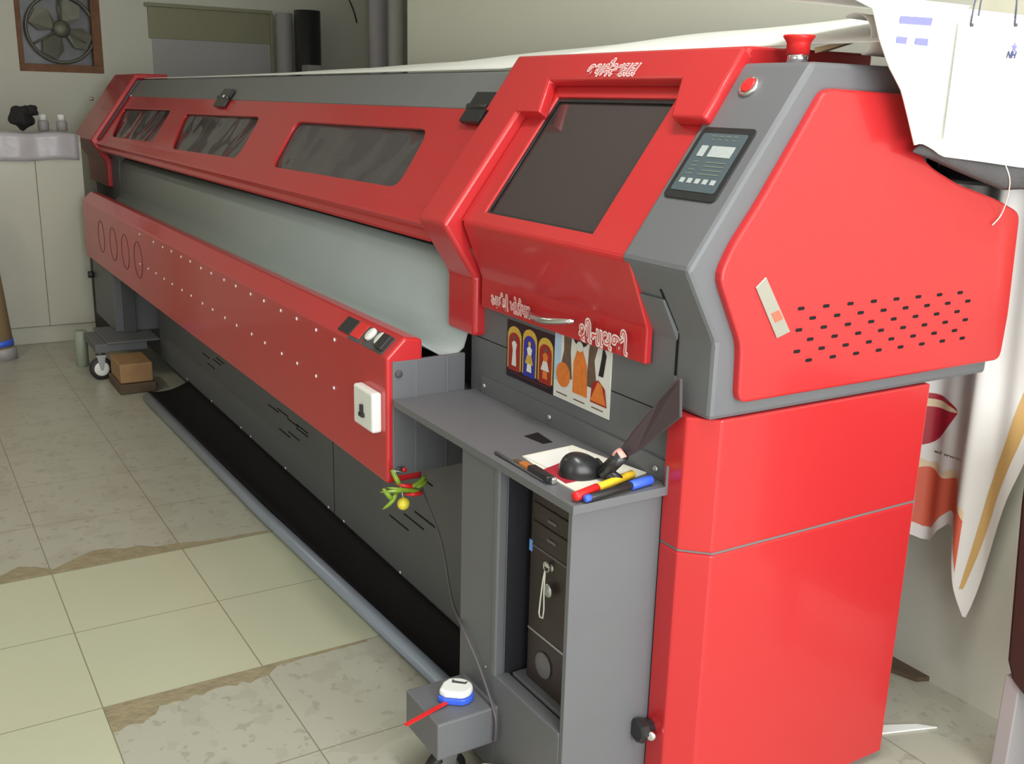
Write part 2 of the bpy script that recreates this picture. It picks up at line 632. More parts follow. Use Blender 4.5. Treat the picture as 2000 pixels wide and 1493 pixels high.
cement('trim_1', GX, 1, GY, 1.0, lerpf([(0.318, 0.115), (0.36, 0.10), (0.42, 0.10), (0.44, 0.055), (0.52, 0.05), (0.60, 0.045), (0.68, 0.05), (0.71, 0.035), (0.75, 0.01), (1.0, 0.006)]))
cement('trim_2', GX - 2 * TX, -1, -0.8, 1.0, lerpf([(-0.8, 0.03), (0.16, 0.035), (0.24, 0.09), (0.31, 0.05), (0.34, 0.015), (0.40, 0.10), (0.52, 0.11), (0.62, 0.06), (0.8, 0.02), (1.0, 0.01)]))

# ---------------------------------------------------------------- printer
PR = thing('wide_format_printer', 'long red and dark grey wide format printer filling the room, with smoked windows', 'printer', (-4.2, 1.6, 0))


def part(mb, name, bevel=0.0, parent=None, **k):
    return mb.build(name, parent or PR, bevel, **k)


XR, XH, XD, XL = -1.303, -1.485, -2.10, -2.32     # side face, grey/door joint, door left, frame left
kink = (1.138, 1.166)
# right end housing: grey shell
gp = [(1.213, .893), (1.213, 1.035), kink, (1.386, 1.512), (1.625, 1.512), (1.65, 1.455), (1.70, 1.345), (1.78, 1.302), (1.94, 1.262), (2.0, 1.21), (2.0, .893)]
HS = part(MB().prof(gp, -1.49, XR, GRAY), 'end_housing', 0.009)
# inner body between door and back (dark inside)
inner = MB()
inner.prof([(1.30, .95), (1.30, 1.10), (1.50, 1.46), (2.0, 1.46), (2.0, .95)], -2.16, -1.49, DGRAY)
part(inner, 'inner_body')
# red raised side panel
def atx(px, py, X=-1.297):
    p = at(px, py, 0, X); return (p.y, p.z)


rp = [atx(1434, 790), atx(1440, 672), atx(1397, 540), atx(1424, 480), atx(1475, 400), atx(1606, 172), (1.615, 1.465), (1.64, 1.44), (1.685, 1.35), (1.72, 1.33), (1.80, 1.30), (1.93, 1.268), atx(1985, 415), atx(1962, 612), atx(1944, 712)]
rp = [(y, max(z, .924)) for y, z in rp]
rp = rpoly(rp, 0.02)
SP = part(MB().ext([(-1.309, y, z) for y, z in rp], (0.022, 0, 0), RED), 'side_panel', 0.008, seg=3)
# faint pressed crease at the rear of the panel
# nameplate
npq = [atx(*q, X=-1.2865) for q in ((1475, 562), (1495, 541), (1542, 648), (1516, 661))]
o = part(MB().ext([(-1.287, y, z) for y, z in npq], (0.003, 0, 0), PLATE), 'nameplate', 0.001, SP)
tag(o, 'slanted silver nameplate')
npr = [atx(*q, X=-1.283) for q in ((1507, 613), (1522, 606), (1530, 623), (1515, 631))]
part(MB().ext([(-1.284, y, z) for y, z in npr], (0.0008, 0, 0), BANR), 'nameplate_print', 0, SP)
# six staggered rows of slots
rows = [((1565.5, 603), (1876, 572)), ((1588, 621.5), (1891, 588.5)), ((1561, 645), (1870, 609)), ((1583, 663), (1886, 625)), ((1557, 687), (1865, 646)), ((1580, 704), (1880, 661))]
vent = None
for (a, b) in rows:
    p0, p1 = at(*a, 0, -1.286), at(*b, 0, -1.286)
    for k in range(8):
        q = p0.lerp(p1, k / 7)
        if vent is None:
            out = rrect(-0.0085, 0.0085, -0.0032, 0.0032, 0.003)
            vent = part(MB().ext([(-1.288, q.y + u_, q.z + v_) for u_, v_ in out], (0.0016, 0, 0), BLACK), 'vent_slot', 0, SP)
            vbase = Vector(WPOS[vent.name]) - q
        else:
            dup(vent, SP, q + vbase)
# groove of the service flap
gl = MB()
gl.sheet([(1.2125, .955), (1.2125, 1.037), s2yz(-0.0) if False else (1.165, 1.119)], -1.404, -1.398, 0.0012, BLACK)
part(gl, 'panel_gap')
# red cap behind door top and grey top
part(MB().prof([(1.417, 1.545), (1.385, 1.50), (1.42, 1.46), (1.75, 1.46), (1.75, 1.545)], XL, -1.489, RED), 'top_cover', 0.006)

# sloping red top frame with two legs around the recess
OF = 0.028
def sl(px, py, off=OF):
    return onslope(px, py, off)


fx0, fx1 = -2.26, -1.462
s_top = sl(1437, 92)[1]
s_leg = sl(1378, 230)[1]
s_rec = sl(1072, 155)[1]
legL = sl(1050, 222)[0]
legR = sl(1310, 225)[0]
rec0, rec1 = sl(1072, 155)[0], sl(1328, 155)[0]
outline = [(fx0, s_top), (fx1 - 0.005, s_top), (fx1, s_leg), (legR, s_leg), (rec1, s_rec), (rec0, s_rec), (legL, s_leg), (-2.12, s_leg), (fx0, s_leg)]
TF = plate('top_frame', outline, [], 0.03, slope(0, 0, OF), (1, 0, 0), SD, RED, PR, 0.006, lift=-0.015)
# column left of the door, following the profile
ck = s2yz(0.0, OF)
colp = [s2yz(s_leg + 0.01, OF), (kink[0] - 0.040, kink[1] - 0.008), (1.183, 1.025), (1.183, .885), (1.24, .885), (1.24, 1.03), (1.20, 1.16), s2yz(s_leg + 0.01, -0.02)]
part(MB().prof(colp, -2.245, -2.108, RED), 'column', 0.010, seg=3)
# door: slab on the slope with window, under slope, lower band
sd0 = (Vector((0, *kink)) - S0).dot(SD) + 0.004
sd1 = sl(1314, 172, 0.0)[1]
wq = [onslope(*q) for q in ((950, 415), (1162, 457), (1316, 190), (1086, 190))]
wx0, wx1 = -2.03, -1.612
ws0, ws1 = (wq[0][1] + wq[1][1]) / 2, (wq[2][1] + wq[3][1]) / 2
DR = thing_door = None
DRo = plate('head_door', [(-2.105, sd0), (XH + 0.003, sd0), (XH + 0.003, sd1 + 0.03), (-2.105, sd1 + 0.03)],
            [[(wx0, ws0), (wx1, ws0), (wx1, ws1), (wx0, ws1)]], 0.016, slope(0, 0), (1, 0, 0), SD, RED, PR, 0.003, lift=-0.008)
low = MB().sheet([s2yz(sd0 + 0.001, 0.001), (1.142, 1.158), (1.193, 1.032), (1.193, .962)], -2.092, -1.468, 0.016, RED)
part(low, 'door_flap', 0.005, DRo, seg=3)
plate('window_glass', [(wx0 - .01, ws0 - .01), (wx1 + .01, ws0 - .01), (wx1 + .01, ws1 + .01), (wx0 - .01, ws1 + .01)], [], 0.004,
      slope(0, 0), (1, 0, 0), SD, DOORGLASS, DRo, lift=-0.014)
# black gasket around the pane
plate('window_gasket', [(wx0 - .002, ws0 - .002), (wx1 + .002, ws0 - .002), (wx1 + .002, ws1 + .002), (wx0 - .002, ws1 + .002)],
      [[(wx0 + .006, ws0 + .006), (wx1 - .006, ws0 + .006), (wx1 - .006, ws1 - .008), (wx0 + .006, ws1 - .008)]], 0.006, slope(0, 0), (1, 0, 0), SD, BLACKG, DRo, lift=-0.009)
# chrome bow handle
h0, h1 = at(1035, 609, 1, 1.176), at(1122, 627, 1, 1.176)
hp = []
for k in range(13):
    t = k / 12
    p = h0.lerp(h1, t)
    p = Vector((p.x, p.y - 0.024 * math.sin(math.pi * t) ** 0.7, p.z - 0.006 * math.sin(math.pi * t)))
    hp.append(p)
o = part(MB().tube(hp, [0.005 + 0.003 * math.sin(math.pi * k / 12) for k in range(13)], CHROME, 10), 'handle', 0, DRo)
tag(o, 'chrome bow handle')
# interior behind the head door
ii = MB()
ii.box((-2.1, 1.52, 1.0), (-1.5, 1.54, 1.46), BLACK)
part(ii, 'interior_back')

# lettering
def letter_on_slope(body, q0, q1, h, off):
    (x0, s0), (x1, s1) = onslope(*q0, off), onslope(*q1, off)
    return x0, s0, x1, s1


x0, s0 = onslope(1150, 133, OF + .001); x1, s1 = onslope(1250, 130, OF + .001)
lettering('lettering', 'જયભૈરવદાદા', 0.050, x1 - x0, slope((x0 + x1) / 2, (s0 + s1) / 2, OF + .0006), (1, 0, 0), SD, TF, [LETW, PINK], shear=0.25, outline=0.05)
yb = 1.1768
p0, p1 = at(960, 588, 1, yb), at(1037, 601, 1, yb)
lettering('lettering', 'આઈશી ખાેડીયાર', 0.040, p1.x - p0.x, ((p0.x + p1.x) / 2, 1.1765, (p0.z + p1.z) / 2), (1, 0, 0), (0, 0, 1), DRo, [LETW, PINK], outline=0.05, strokes=[((.375, .36), (.33, .2))])
p2, p3 = at(1131, 645, 1, yb), at(1228, 668, 1, yb)
lettering('lettering', 'શીનાથજી', 0.052, p3.x - p2.x, ((p2.x + p3.x) / 2, 1.1765, (p2.z + p3.z) / 2), (1, 0, 0), (0, 0, 1), DRo, [LETW, PINK], outline=0.06, strokes=[((.135, .30), (.05, .12))])

# control panel on grey slope
cq = [onslope(*q) for q in ((1378, 252), (1483, 258), (1402, 402), (1300, 388))]
cx0, cx1 = (cq[0][0] + cq[3][0]) / 2, (cq[1][0] + cq[2][0]) / 2
cs0, cs1 = (cq[2][1] + cq[3][1]) / 2, (cq[0][1] + cq[1][1]) / 2
CP = plate('control_panel', rrect(cx0, cx1, cs0, cs1, 0.012), [], 0.008, slope(0, 0), (1, 0, 0), SD, BLACKG, PR, 0.002, lift=0.004)
tag(CP, 'black framed membrane control panel')
W_, H_ = cx1 - cx0, cs1 - cs0
plate('keypad_face', rrect(cx0 + .012, cx1 - .012, cs0 + .016, cs1 - .014, 0.005), [], 0.001, slope(0, 0), (1, 0, 0), SD, PANELG, CP, lift=0.0087)


def onpanel(name, u0, u1, v0, v1, mt, k=0.0096):
    return plate(name, [(cx0 + W_ * u0, cs0 + H_ * v0), (cx0 + W_ * u1, cs0 + H_ * v0), (cx0 + W_ * u1, cs0 + H_ * v1), (cx0 + W_ * u0, cs0 + H_ * v1)], [], 0.0012,
                 slope(0, 0), (1, 0, 0), SD, mt, CP, lift=k)


onpanel('display', 0.40, 0.82, 0.58, 0.73, LCD)
onpanel('display', 0.20, 0.32, 0.58, 0.73, LCD)
for k in range(5):
    onpanel('button', 0.17 + 0.145 * k, 0.25 + 0.145 * k, 0.21, 0.275, LCD)
def legend(rows):
    for u0, u1, v in rows:
        a = [slope(cx0 + W_ * uu, cs0 + H_ * vv, 0.0094) for uu, vv in ((u0, v), (u1, v), (u1, v + .012), (u0, v + .012))]
        MB().ext(a, SN * 0.0005, DIMTXT).build('legend_line', CP)
legend([(0.45, 0.82, 0.50), (0.45, 0.82, 0.445), (0.45, 0.82, 0.39), (0.42, 0.82, 0.335), (0.2, 0.3, 0.50), (0.2, 0.32, 0.445), (0.2, 0.32, 0.39), (0.18, 0.32, 0.335)] +
       [(0.28 + .13 * k, 0.37 + .13 * k, 0.86) for k in range(4)] + [(0.30 + .13 * k, 0.35 + .13 * k, 0.81) for k in range(4)])
# round red push button with chrome ring
bx, bs = onslope(1469, 175)
c0 = slope(bx, bs)
PB = part(MB().lathe(c0, SN, [(-.002, .021), (.012, .021), (.015, .018), (.013, .016)], CHROME, 28), 'push_button')
tag(PB, 'red round push button in chrome ring')
part(MB().lathe(c0 + SN * .012, SN, [(0, .0155), (.003, .015), (.004, .012)], RED2, 24), 'button_cap', 0, PB)
# mushroom emergency stop on the grey top
eb = Vector((-1.405, 1.452, 1.512))
ES = part(MB().lathe(eb, (0, 0, 1), [(-.001, .019), (.016, .019), (.018, .017)], CHROME, 28), 'emergency_stop')
tag(ES, 'red mushroom stop button on chrome collar')
part(MB().lathe(eb + Vector((0, 0, .017)), (0, 0, 1), [(0, .021), (.018, .021), (.024, .024), (.030, .029), (.033, .028)], RED2, 28), 'button_cap', 0, ES)

# long gantry: grey top rail, red hood, left end housing
XHL = -6.58
hb = s2yz((Vector((0, 1.326, 1.418)) - S0).dot(SD), -0.004)
part(MB().prof([hb, s2yz((Vector((0, 1.392, 1.507)) - S0).dot(SD), -0.004), (1.43, 1.512), (1.98, 1.512), (1.98, 1.46), (1.44, 1.46), (1.34, 1.39)], XHL - 0.6, -2.25, GRAY2), 'top_rail', 0.004)
part(MB().box((XHL - .6, 1.96, .75), (-1.49, 2.0, 1.46), GRAY), 'back_panel')
# hood with three real window openings
def hw(*qs):
    return rpoly([onslope(*q, -0.003) for q in qs], 0.035, 4)


hs0 = (Vector((0, 1.150, 1.176)) - S0).dot(SD)
hs1 = (Vector((0, 1.325, 1.416)) - S0).dot(SD)
# window outlines read on the slope
winq = [((530, 325), (775, 366), (838, 252), (578, 237)), ((335, 290), (462, 309), (509, 228), (362, 222)), None]
wins = []
for q in winq[:2]:
    wins.append([onslope(*k, -0.003) for k in q])
# third window repeats the pitch and shape of the second
w2 = wins[1]
wins.append([(x - 1.40, s) for x, s in w2])
HD = plate('hood', [(XHL, hs0), (-2.24, hs0), (-2.24, hs1), (XHL, hs1)], [rpoly(wn, 0.05, 4) for wn in wins], 0.012, slope(0, 0), (1, 0, 0), SD, RED, PR, 0.003, lift=-0.009)
for wn in wins:
    cxm = sum(p[0] for p in wn) / 4; csm = sum(p[1] for p in wn) / 4
    big = [(cxm + (x - cxm) * 1.03, csm + (s - csm) * 1.08) for x, s in wn]
    g = plate('window_pane', rpoly(big, 0.05, 4), [], 0.004, slope(0, 0), (1, 0, 0), SD, HOODGLASS, HD, lift=-0.018)
hl = MB().sheet([s2yz(hs0 + .002, -0.003), (1.128, 1.146), (1.124, 1.140), (1.136, 1.122), (1.128, 1.108), (1.132, 1.100)], XHL, -2.24, 0.010, RED)
part(hl, 'hood_lip', 0.0, HD)
# black hinges
def hinge(xc, wd, sc, name='hinge'):
    mb = MB()
    p = slope(xc, sc, -0.002)
    mb.ext([slope(xc - wd / 2, sc - .045, 0.001), slope(xc + wd / 2, sc - .045, 0.001), slope(xc + wd / 2, sc - .004, 0.001), slope(xc - wd / 2, sc - .004, 0.001)], SN * 0.014, BLACKG)
    mb.ext([slope(xc - wd / 2, sc + .004, 0.001), slope(xc + wd / 2, sc + .004, 0.001), slope(xc + wd / 2, sc + .045, 0.001), slope(xc - wd / 2, sc + .045, 0.001)], SN * 0.014, BLACKG)
    mb.tube([slope(xc - wd / 2, sc, .012), slope(xc + wd / 2, sc, .012)], 0.009, BLACKG, 12)
    return part(mb, name, 0.002)
hinge(-2.335, 0.10, hs1 - 0.005)
hinge(-4.58, 0.14, hs1 + 0.0)
part(MB().lathe(slope(-4.55, hs1, .02), SN, [(0, .007), (.004, .006)], SCREW, 10), 'screw')
part(MB().lathe(slope(-6.5, hs1, .0), SN, [(0, .007), (.004, .006)], SCREW, 10), 'screw')

# left end housing (grey with a red raised front slab)
lp = [(1.213, .72), (1.213, 1.035), kink, (1.386, 1.512), (2.0, 1.512), (2.0, .72)]
part(MB().prof(lp, -7.2, -6.60, GRAY), 'end_housing', 0.006)
lred = [(1.30, 1.545), s2yz(s_top, OF + .006), (kink[0] - 0.044, kink[1] - 0.008), (1.176, 1.025), (1.176, .885), (1.212, .885), (1.212, 1.035), kink, (1.386, 1.513), (1.56, 1.513), (1.56, 1.545)]
lred = lred[1:]
part(MB().prof([(y, z) for y, z in lred], -7.2, -6.585, RED), 'end_cover', 0.008, seg=3)
part(MB().tube([at(182, 193, 0, -7.1), at(182, 193, 0, -7.1) + Vector((0, -.02, 0))], 0.012, STEEL, 10), 'catch')

# dark carriage gap, platen
part(MB().prof([(1.24, 1.02), (1.24, 1.14), (1.30, 1.20), (1.42, 1.20), (1.42, 1.02)], -6.6, -2.17, BLACK), 'carriage_slot')
# printing gantry seen through the windows
part(MB().box((-6.5, 1.42, 1.26), (-2.3, 1.5, 1.40), STEEL), 'guide_rail', 0.004)
part(MB().box((-6.5, 1.30, 1.215), (-2.3, 1.40, 1.235), PLATEN), 'guide_rail', 0.003)
pl = [(1.30, 1.075), (1.22, 1.055), (1.165, 1.02), (1.125, .975), (1.105, .93), (1.10, .88), (1.108, .85), (1.13, .825), (1.16, .815), (1.19, .81)]
pm = MB()
P2 = rpoly(pl, 0.02, 3)
pm.sheet([(1.30, 1.075), (1.235, 1.062), (1.212, 1.045), (1.206, 1.0), (1.201, .94), (1.196, .88), (1.186, .848), (1.168, .833), (1.148, .829), (1.125, .836), (1.10, .852), (1.078, .866)], -6.35, -2.168, 0.004, PLATEN)
o = part(pm, 'platen')
for f in o.data.polygons: f.use_smooth = len(f.vertices) == 4 and abs(f.normal.x) < .5
# inner grey end cheek between platen and left housing
part(MB().prof([(1.20, .80), (1.20, 1.06), (1.16, 1.10), (1.40, 1.10), (1.40, .80)], -6.585, -6.36, GRAY), 'end_cheek', 0.004)

# front body panel (grey) under the door
BPX0, BPX1 = -2.172, -1.40
BP = part(MB().prof([(1.212, .50), (1.212, 1.02), (1.17, 1.10), (1.28, 1.10), (1.28, .50)], BPX0, -1.40, GRAY), 'body_panel', 0.003)
sm = MB()
z1 = at(1190, 762, 1, 1.211).z
part(MB().box((BPX0, 1.2113, z1 - .001), (-1.40, 1.2123, z1 + .001), BLACK), 'seam', 0, BP)

# front beam
bprof = [(.97, .532), (.97, .846), (1.018, .892), (1.065, .884), (1.065, .532)]
BM = part(MB().prof(bprof, -6.25, -2.145, RED), 'front_beam', 0.007, seg=3)
# screws in two rows, their glint put into the pale colour
scr = None
def screw_on_beam(x, z, r=0.0055):
    global scr
    loc = Vector((x, .9695, z))
    if scr is None:
        scr = part(MB().lathe(loc, (0, -1, 0), [(0, r), (.002, r * .8), (.003, r * .3)], SCREW, 10), 'screw', 0, BM)
        scr['_o'] = 0
        del scr['_o']
        screw_on_beam.off = WPOS[scr.name] - loc
    else:
        dup(scr, BM, loc + screw_on_beam.off)


top_px = [(273, 458), (300, 473), (318, 483), (335, 491), (354, 502), (372, 511), (393, 524), (413, 534), (438, 547), (461, 559), (490, 575), (516, 588), (549, 607), (580, 623), (618, 645), (654, 664)]
bot_px = [(274, 516), (290, 525), (305, 534), (321, 545), (337, 555), (356, 567), (374, 578), (396, 593), (416, 605), (440, 621), (463, 636), (492, 653), (518, 670), (551, 691), (581, 710), (618, 735), (653, 758)]
for q in top_px + bot_px:
    p = at(*q, 1, .97)
    screw_on_beam(p.x, min(.835, p.z))
# round knockouts at the far end
for px, py in ((197, 450), (220, 457), (243, 468), (268, 480)):
    p = at(px, py, 1, .97)
    ring = [(math.cos(a) * .085, math.sin(a) * .085) for a in [k * math.pi / 14 for k in range(28)]]
    plate('round_cutout', [(p.x + a, .70 + b) for a, b in ring], [[(p.x + a * .95, .70 + b * .95) for a, b in ring]], .002, (0, .9695, 0), (1, 0, 0), (0, 0, 1), MAROON, BM)
# sockets and switches on the chamfer of the beam
cdv = Vector((0, 1.018 - .97, .892 - .846)).normalized(); cn = Vector((0, -cdv.z, cdv.y))
def onch(px, py):
    p0 = Vector((0, .97, .846)); d = ray(px, py)
    return CAM + d * ((p0 - CAM).dot(cn) / d.dot(cn))
def chbox(px, py, lx, ls, h, mt, name):
    c = onch(px, py)
    a = [c + Vector((sx * lx / 2, 0, 0)) + cdv * (sy * ls / 2) for sx, sy in ((-1, -1), (1, -1), (1, 1), (-1, 1))]
    return part(MB().ext(a, cn * h, mt), name, 0.001, BM)
chbox(683, 637, .075, .045, .004, BLACKG, 'power_socket')
chbox(704, 647, .055, .045, .004, RED2, 'rocker_switch')
chbox(703, 651, .075, .052, .002, DGRAY, 'switch_plate')
chbox(738, 668, .125, .052, .002, DGRAY, 'switch_plate')
for px, py in ((727, 656), (745, 665)):
    c = onch(px, py)
    o = part(MB().lathe(c, cn, [(0, .018), (.008, .018), (.010, .016)], WHITE, 20), 'round_button', 0, BM)
    tag(o, 'white round button on beam')
chbox(752, 672, .04, .042, .012, BLACKG, 'rotary_knob')
# white switch box on front
b0, b1 = at(696, 797, 1, .955), at(737, 747, 1, .955)
SB = part(MB().box((at(697, 770, 1, .955).x, .945, .655), (at(734, 770, 1, .955).x, .971, .755), WHITE), 'switch_box', 0.006, BM)
tag(SB, 'white switch box with black lever')
xm = (at(697, 770, 1, .955).x + at(734, 770, 1, .955).x) / 2
mbx = MB().box((xm - .005, .938, .69), (xm + .005, .946, .715), BLACKG)
mbx.box((xm - .012, .938, .684), (xm + .012, .946, .694), BLACKG)
part(mbx, 'switch_lever', 0.001, BM)
# grey folded end plate
ep = [(-2.142, .985), (-2.142, 1.045), (-2.146, 1.13), (-2.152, 1.185), (-2.165, 1.185), (-2.16, 1.13), (-2.156, 1.045), (-2.156, .985)]
ez0, ez1 = .55, .836
mbp = MB()
mbp.ext([(x, y, ez0) for x, y in ep], (0, 0, ez1 - ez0), GRAY)
EP = part(mbp, 'end_plate', 0.002)
for z_ in (.806, .565):
    o = part(MB().lathe((-2.142, 1.0, z_), (1, 0, 0), [(0, .009), (.004, .009), (.005, .005)], DGRAY, 12), 'bolt', 0, EP)
# fold lines
for y_ in (1.045, 1.13):
    part(MB().box((-2.1435, y_ - .0015, ez0 + .002), (-2.1405 - (.004 if y_ > 1.1 else 0), y_ + .0015, ez1 - .002), GRAY2), 'fold', 0, EP)

# lower rear panel and catch tray
LPX0, LPX1 = -5.58, -1.80
LP = part(MB().box((LPX0, 1.2, .055), (LPX1, 1.24, .73), GRAY), 'lower_panel', 0.002)
for q in ((366, 745), (414, 790), (471, 838), (490, 856), (558, 918), (642, 994), (672, 1020), (782, 1120)):
    p = at(*q, 1, 1.2)
    part(MB().lathe((p.x, 1.2, max(.07, p.z)), (0, -1, 0), [(0, .005), (.002, .004), (.003, .002)], SCREW, 8), 'screw', 0, LP)
def slot(px, py, ln):
    p = at(px, py, 1, 1.1995)
    part(MB().box((p.x - ln / 2, 1.1985, p.z - .0022), (p.x + ln / 2, 1.2005, p.z + .0022), BLACK), 'vent_slot', 0, LP)
for q in ((779, 1021), (808, 1019), (830, 1015), (824, 935)):
    slot(*q, .13)
for q in ((534, 798), (552, 806), (572, 826), (556, 846), (590, 845), (574, 852), (590, 838), (412, 715), (424, 708), (430, 705), (402, 695)):
    slot(*q, .12)
for px in (652,):
    p = at(px, 930, 1, 1.1995)
    part(MB().box((p.x - .0012, 1.1988, .056), (p.x + .0012, 1.2003, .72), BLACK), 'seam', 0, LP)
# tray: black sheet sagging from panel foot to the floor tube
def trayf(u, v):
    x = -5.0 + (3.3) * u
    yt = 1.0 + (x + 5.05) / 3.3 * 0.08
    y = yt + (1.198 - yt) * v
    z = .036 + (.066 - .036) * v - .02 * math.sin(math.pi * v)
    return Vector((x, y, z))
part(MB().grid(trayf, 30, 8, BLACK), 'catch_tray', solid=0.003)
TB = part(MB().tube([(-4.95, .988, .024), (-3.3, 1.018, .024), (-1.75, 1.078, .024)], .022, TUBE, 16), 'roll_bar')

# feet, casters
def foot(x0, x1, y0, y1, z0, z1):
    F = part(MB().box((x0, y0, z0), (x1, y1, z1), GRAY), 'foot', 0.004)
    return F
F1 = foot(-1.79, -1.638, .85, 1.0, .115, .2)
F2 = foot(-5.75, -5.42, .845, 1.10, .15, .195)
part(MB().box((-5.80, .90, .195), (-5.40, 1.16, .205), GRAY), 'foot_plate', 0.003)
def caster(c, r, F, white=False):
    c = Vector(c)
    W1 = part(MB().lathe(c - Vector((.014, 0, 0)), (1, 0, 0), [(0, r * .86), (.003, r), (.025, r), (.028, r * .86)], RUBBER, 28), 'caster_wheel', 0, F)
    part(MB().lathe(c + Vector((.012, 0, 0)), (1, 0, 0), [(0, r * .66), (.004, r * .62), (.006, r * .3)], WHITE if white else STEEL, 24), 'wheel_hub', 0, F)
    fk = MB()
    for sx in (-1, 1):
        fk.ext([(c.x + sx * .021 - .002, c.y - .007, c.z - .006), (c.x + sx * .021 - .002, c.y + .007, c.z - .006), (c.x + sx * .021 - .002, c.y + .022, c.z + r + .012), (c.x + sx * .021 - .002, c.y - .022, c.z + r + .012)], (.004, 0, 0), STEEL)
    fk.box((c.x - .024, c.y - .024, c.z + r + .008), (c.x + .024, c.y + .024, c.z + r + .016), STEEL)
    part(fk, 'caster_fork', 0, F)
    part(MB().lathe(c + Vector((0, 0, r + .014)), (0, 0, 1), [(0, .012), (.03, .012)], STEEL, 12), 'caster_stem', 0, F)
caster((-5.47, .875, .058), .058, F2, True)
caster((-1.70, .90, .045), .045, F1)
# far tower leg
part(MB().box((-6.2, .99, .205), (-5.63, 1.30, .56), GRAY), 'leg_tower', 0.004)
part(MB().box((-5.63, 1.03, .205), (-5.60, 1.09, .80), DGRAY), 'leg_tower', 0.003)
part(MB().lathe(at(183, 536, 1, .985), (0, -1, 0), [(0, .02), (.03, .02)], BLACKG, 12), 'knob')

# operator tray
tz = .745
TR = part(MB().box((-2.142, .985, tz - .004), (-1.385, 1.212, tz), GRAY), 'tool_tray', 0.0015)
part(MB().box((-2.142, .983, tz - .016), (-1.3871, .987, tz + .001), GRAY), 'tray_lip', 0.001, TR)
part(MB().box((-1.387, .983, tz - .016), (-1.383, 1.212, tz + .001), GRAY), 'tray_lip', 0.001, TR)
part(MB().box((-1.387, 1.192, tz), (-1.383, 1.208, tz + .042), GRAY), 'tray_lip', 0.001, TR)
part(MB().box((-2.11, 1.206, tz), (-1.385, 1.2125, tz + .042), GRAY), 'tray_flange', 0.001, TR)
for x_ in (-2.09, -1.80, -1.43):
    part(MB().lathe((x_, 1.206, tz + .020), (0, -1, 0), [(0, .007), (.004, .007), (.006, .004)], STEEL, 10), 'screw', 0, TR)
p = at(1045, 853, 2, tz)
part(MB().ext([(p.x - .012, p.y - .02, tz), (p.x + .05, p.y - .012, tz), (p.x + .05, p.y + .012, tz), (p.x - .02, p.y + .02, tz)], (0, 0, .0008), BLACK), 'tray_cutout', 0, TR)

# computer cabinet box below the tray
cy = .992
CB = part(MB().box((-1.81, cy, .03), (-1.652, 1.20, .73), GRAY), 'computer_cabinet', 0.003)
part(MB().box((-1.412, cy + .002, .03), (-1.40, 1.20, .73), GRAY), 'side_wall', 0.001, CB)
part(MB().box((-1.652, cy, .03), (-1.412, cy + .012, .262), GRAY), 'lower_front', 0.001, CB)
part(MB().box((-1.652, cy - .0005, .258), (-1.412, cy + .03, .268), GRAY), 'sill', 0.002, CB)
part(MB().box((-1.640, cy + .035, .262), (-1.416, cy + .075, .272), GRAY), 'sill', 0.002, CB)
part(MB().box((-1.652, cy + .03, .03), (-1.412, 1.198, .258), DGRAY), 'cabinet_floor', 0, CB)
part(MB().box((-1.670, cy - .003, .262), (-1.650, cy + .02, .729), GRAY), 'door_jamb', 0.004, CB)
part(MB().box((-1.645, 1.185, .262), (-1.412, 1.198, .73), BLACK), 'rear_wall', 0, CB)  # black colour stands in for shade deep in the cabinet
part(MB().box((-1.6515, cy + .022, .262), (-1.648, 1.185, .73), SHADELINER), 'shade_liner', 0, CB)  # liner added to darken the recess, shade put into its colour
for z_ in (.268,):
    part(MB().lathe((-1.69, cy - .001, z_), (0, -1, 0), [(0, .004), (.002, .003)], STEEL, 8), 'screw', 0, CB)

# red lower cabinet: two sections with chamfered corner
cabp = [(-1.398, 1.197), (-1.345, 1.197), (-1.3, 1.243), (-1.3, 1.815), (-1.60, 1.815), (-1.60, 1.30), (-1.398, 1.30)]
def cab(z0, z1, name):
    return part(MB().ext([(x, y, z0) for x, y in cabp], (0, 0, z1 - z0), RED), name, 0.004)
cab(.633, .8925, 'cabinet_section')
cab(.02, .629, 'cabinet_section')
part(MB().ext([(x - .003 * (1 if x > -1.39 else 0), y + .003, .60) for x, y in cabp], (0, 0, .05), GRAY2), 'joint_strip')
kp = Vector((-1.385, 1.197, .235))
KN = part(MB().lathe(kp, (0, -1, 0), [(0, .016), (.012, .018), (.018, .024), (.034, .026), (.038, .020)], BLACKG, 8, smooth=False), 'levelling_knob')
part(MB().lathe(kp + Vector((.018, -.012, -.004)), (1, -1, 0), [(0, .010), (.010, .010), (.012, .006)], CHROME, 12), 'knob_bolt', 0, KN)
# hidden rear casters carry the cabinet
part(MB().box((-1.80, 1.25, .0), (-1.74, 1.31, .04), BLACK), 'rear_stand')
part(MB().box((-1.40, 1.70, .0), (-1.34, 1.76, .03), BLACK), 'rear_stand')
part(MB().box((-6.0, 1.80, .0), (-5.9, 1.90, .75), DGRAY), 'rear_stand')
part(MB().box((-1.81, 1.225, .03), (-1.55, 1.90, .95), DGRAY), 'rear_box')
part(MB().box((-6.9, 1.25, .60), (-2.1, 1.95, 1.02), DGRAY), 'core_beam')
part(MB().box((-6.2, 1.25, .0), (-5.63, 1.9, .62), DGRAY), 'leg_core')

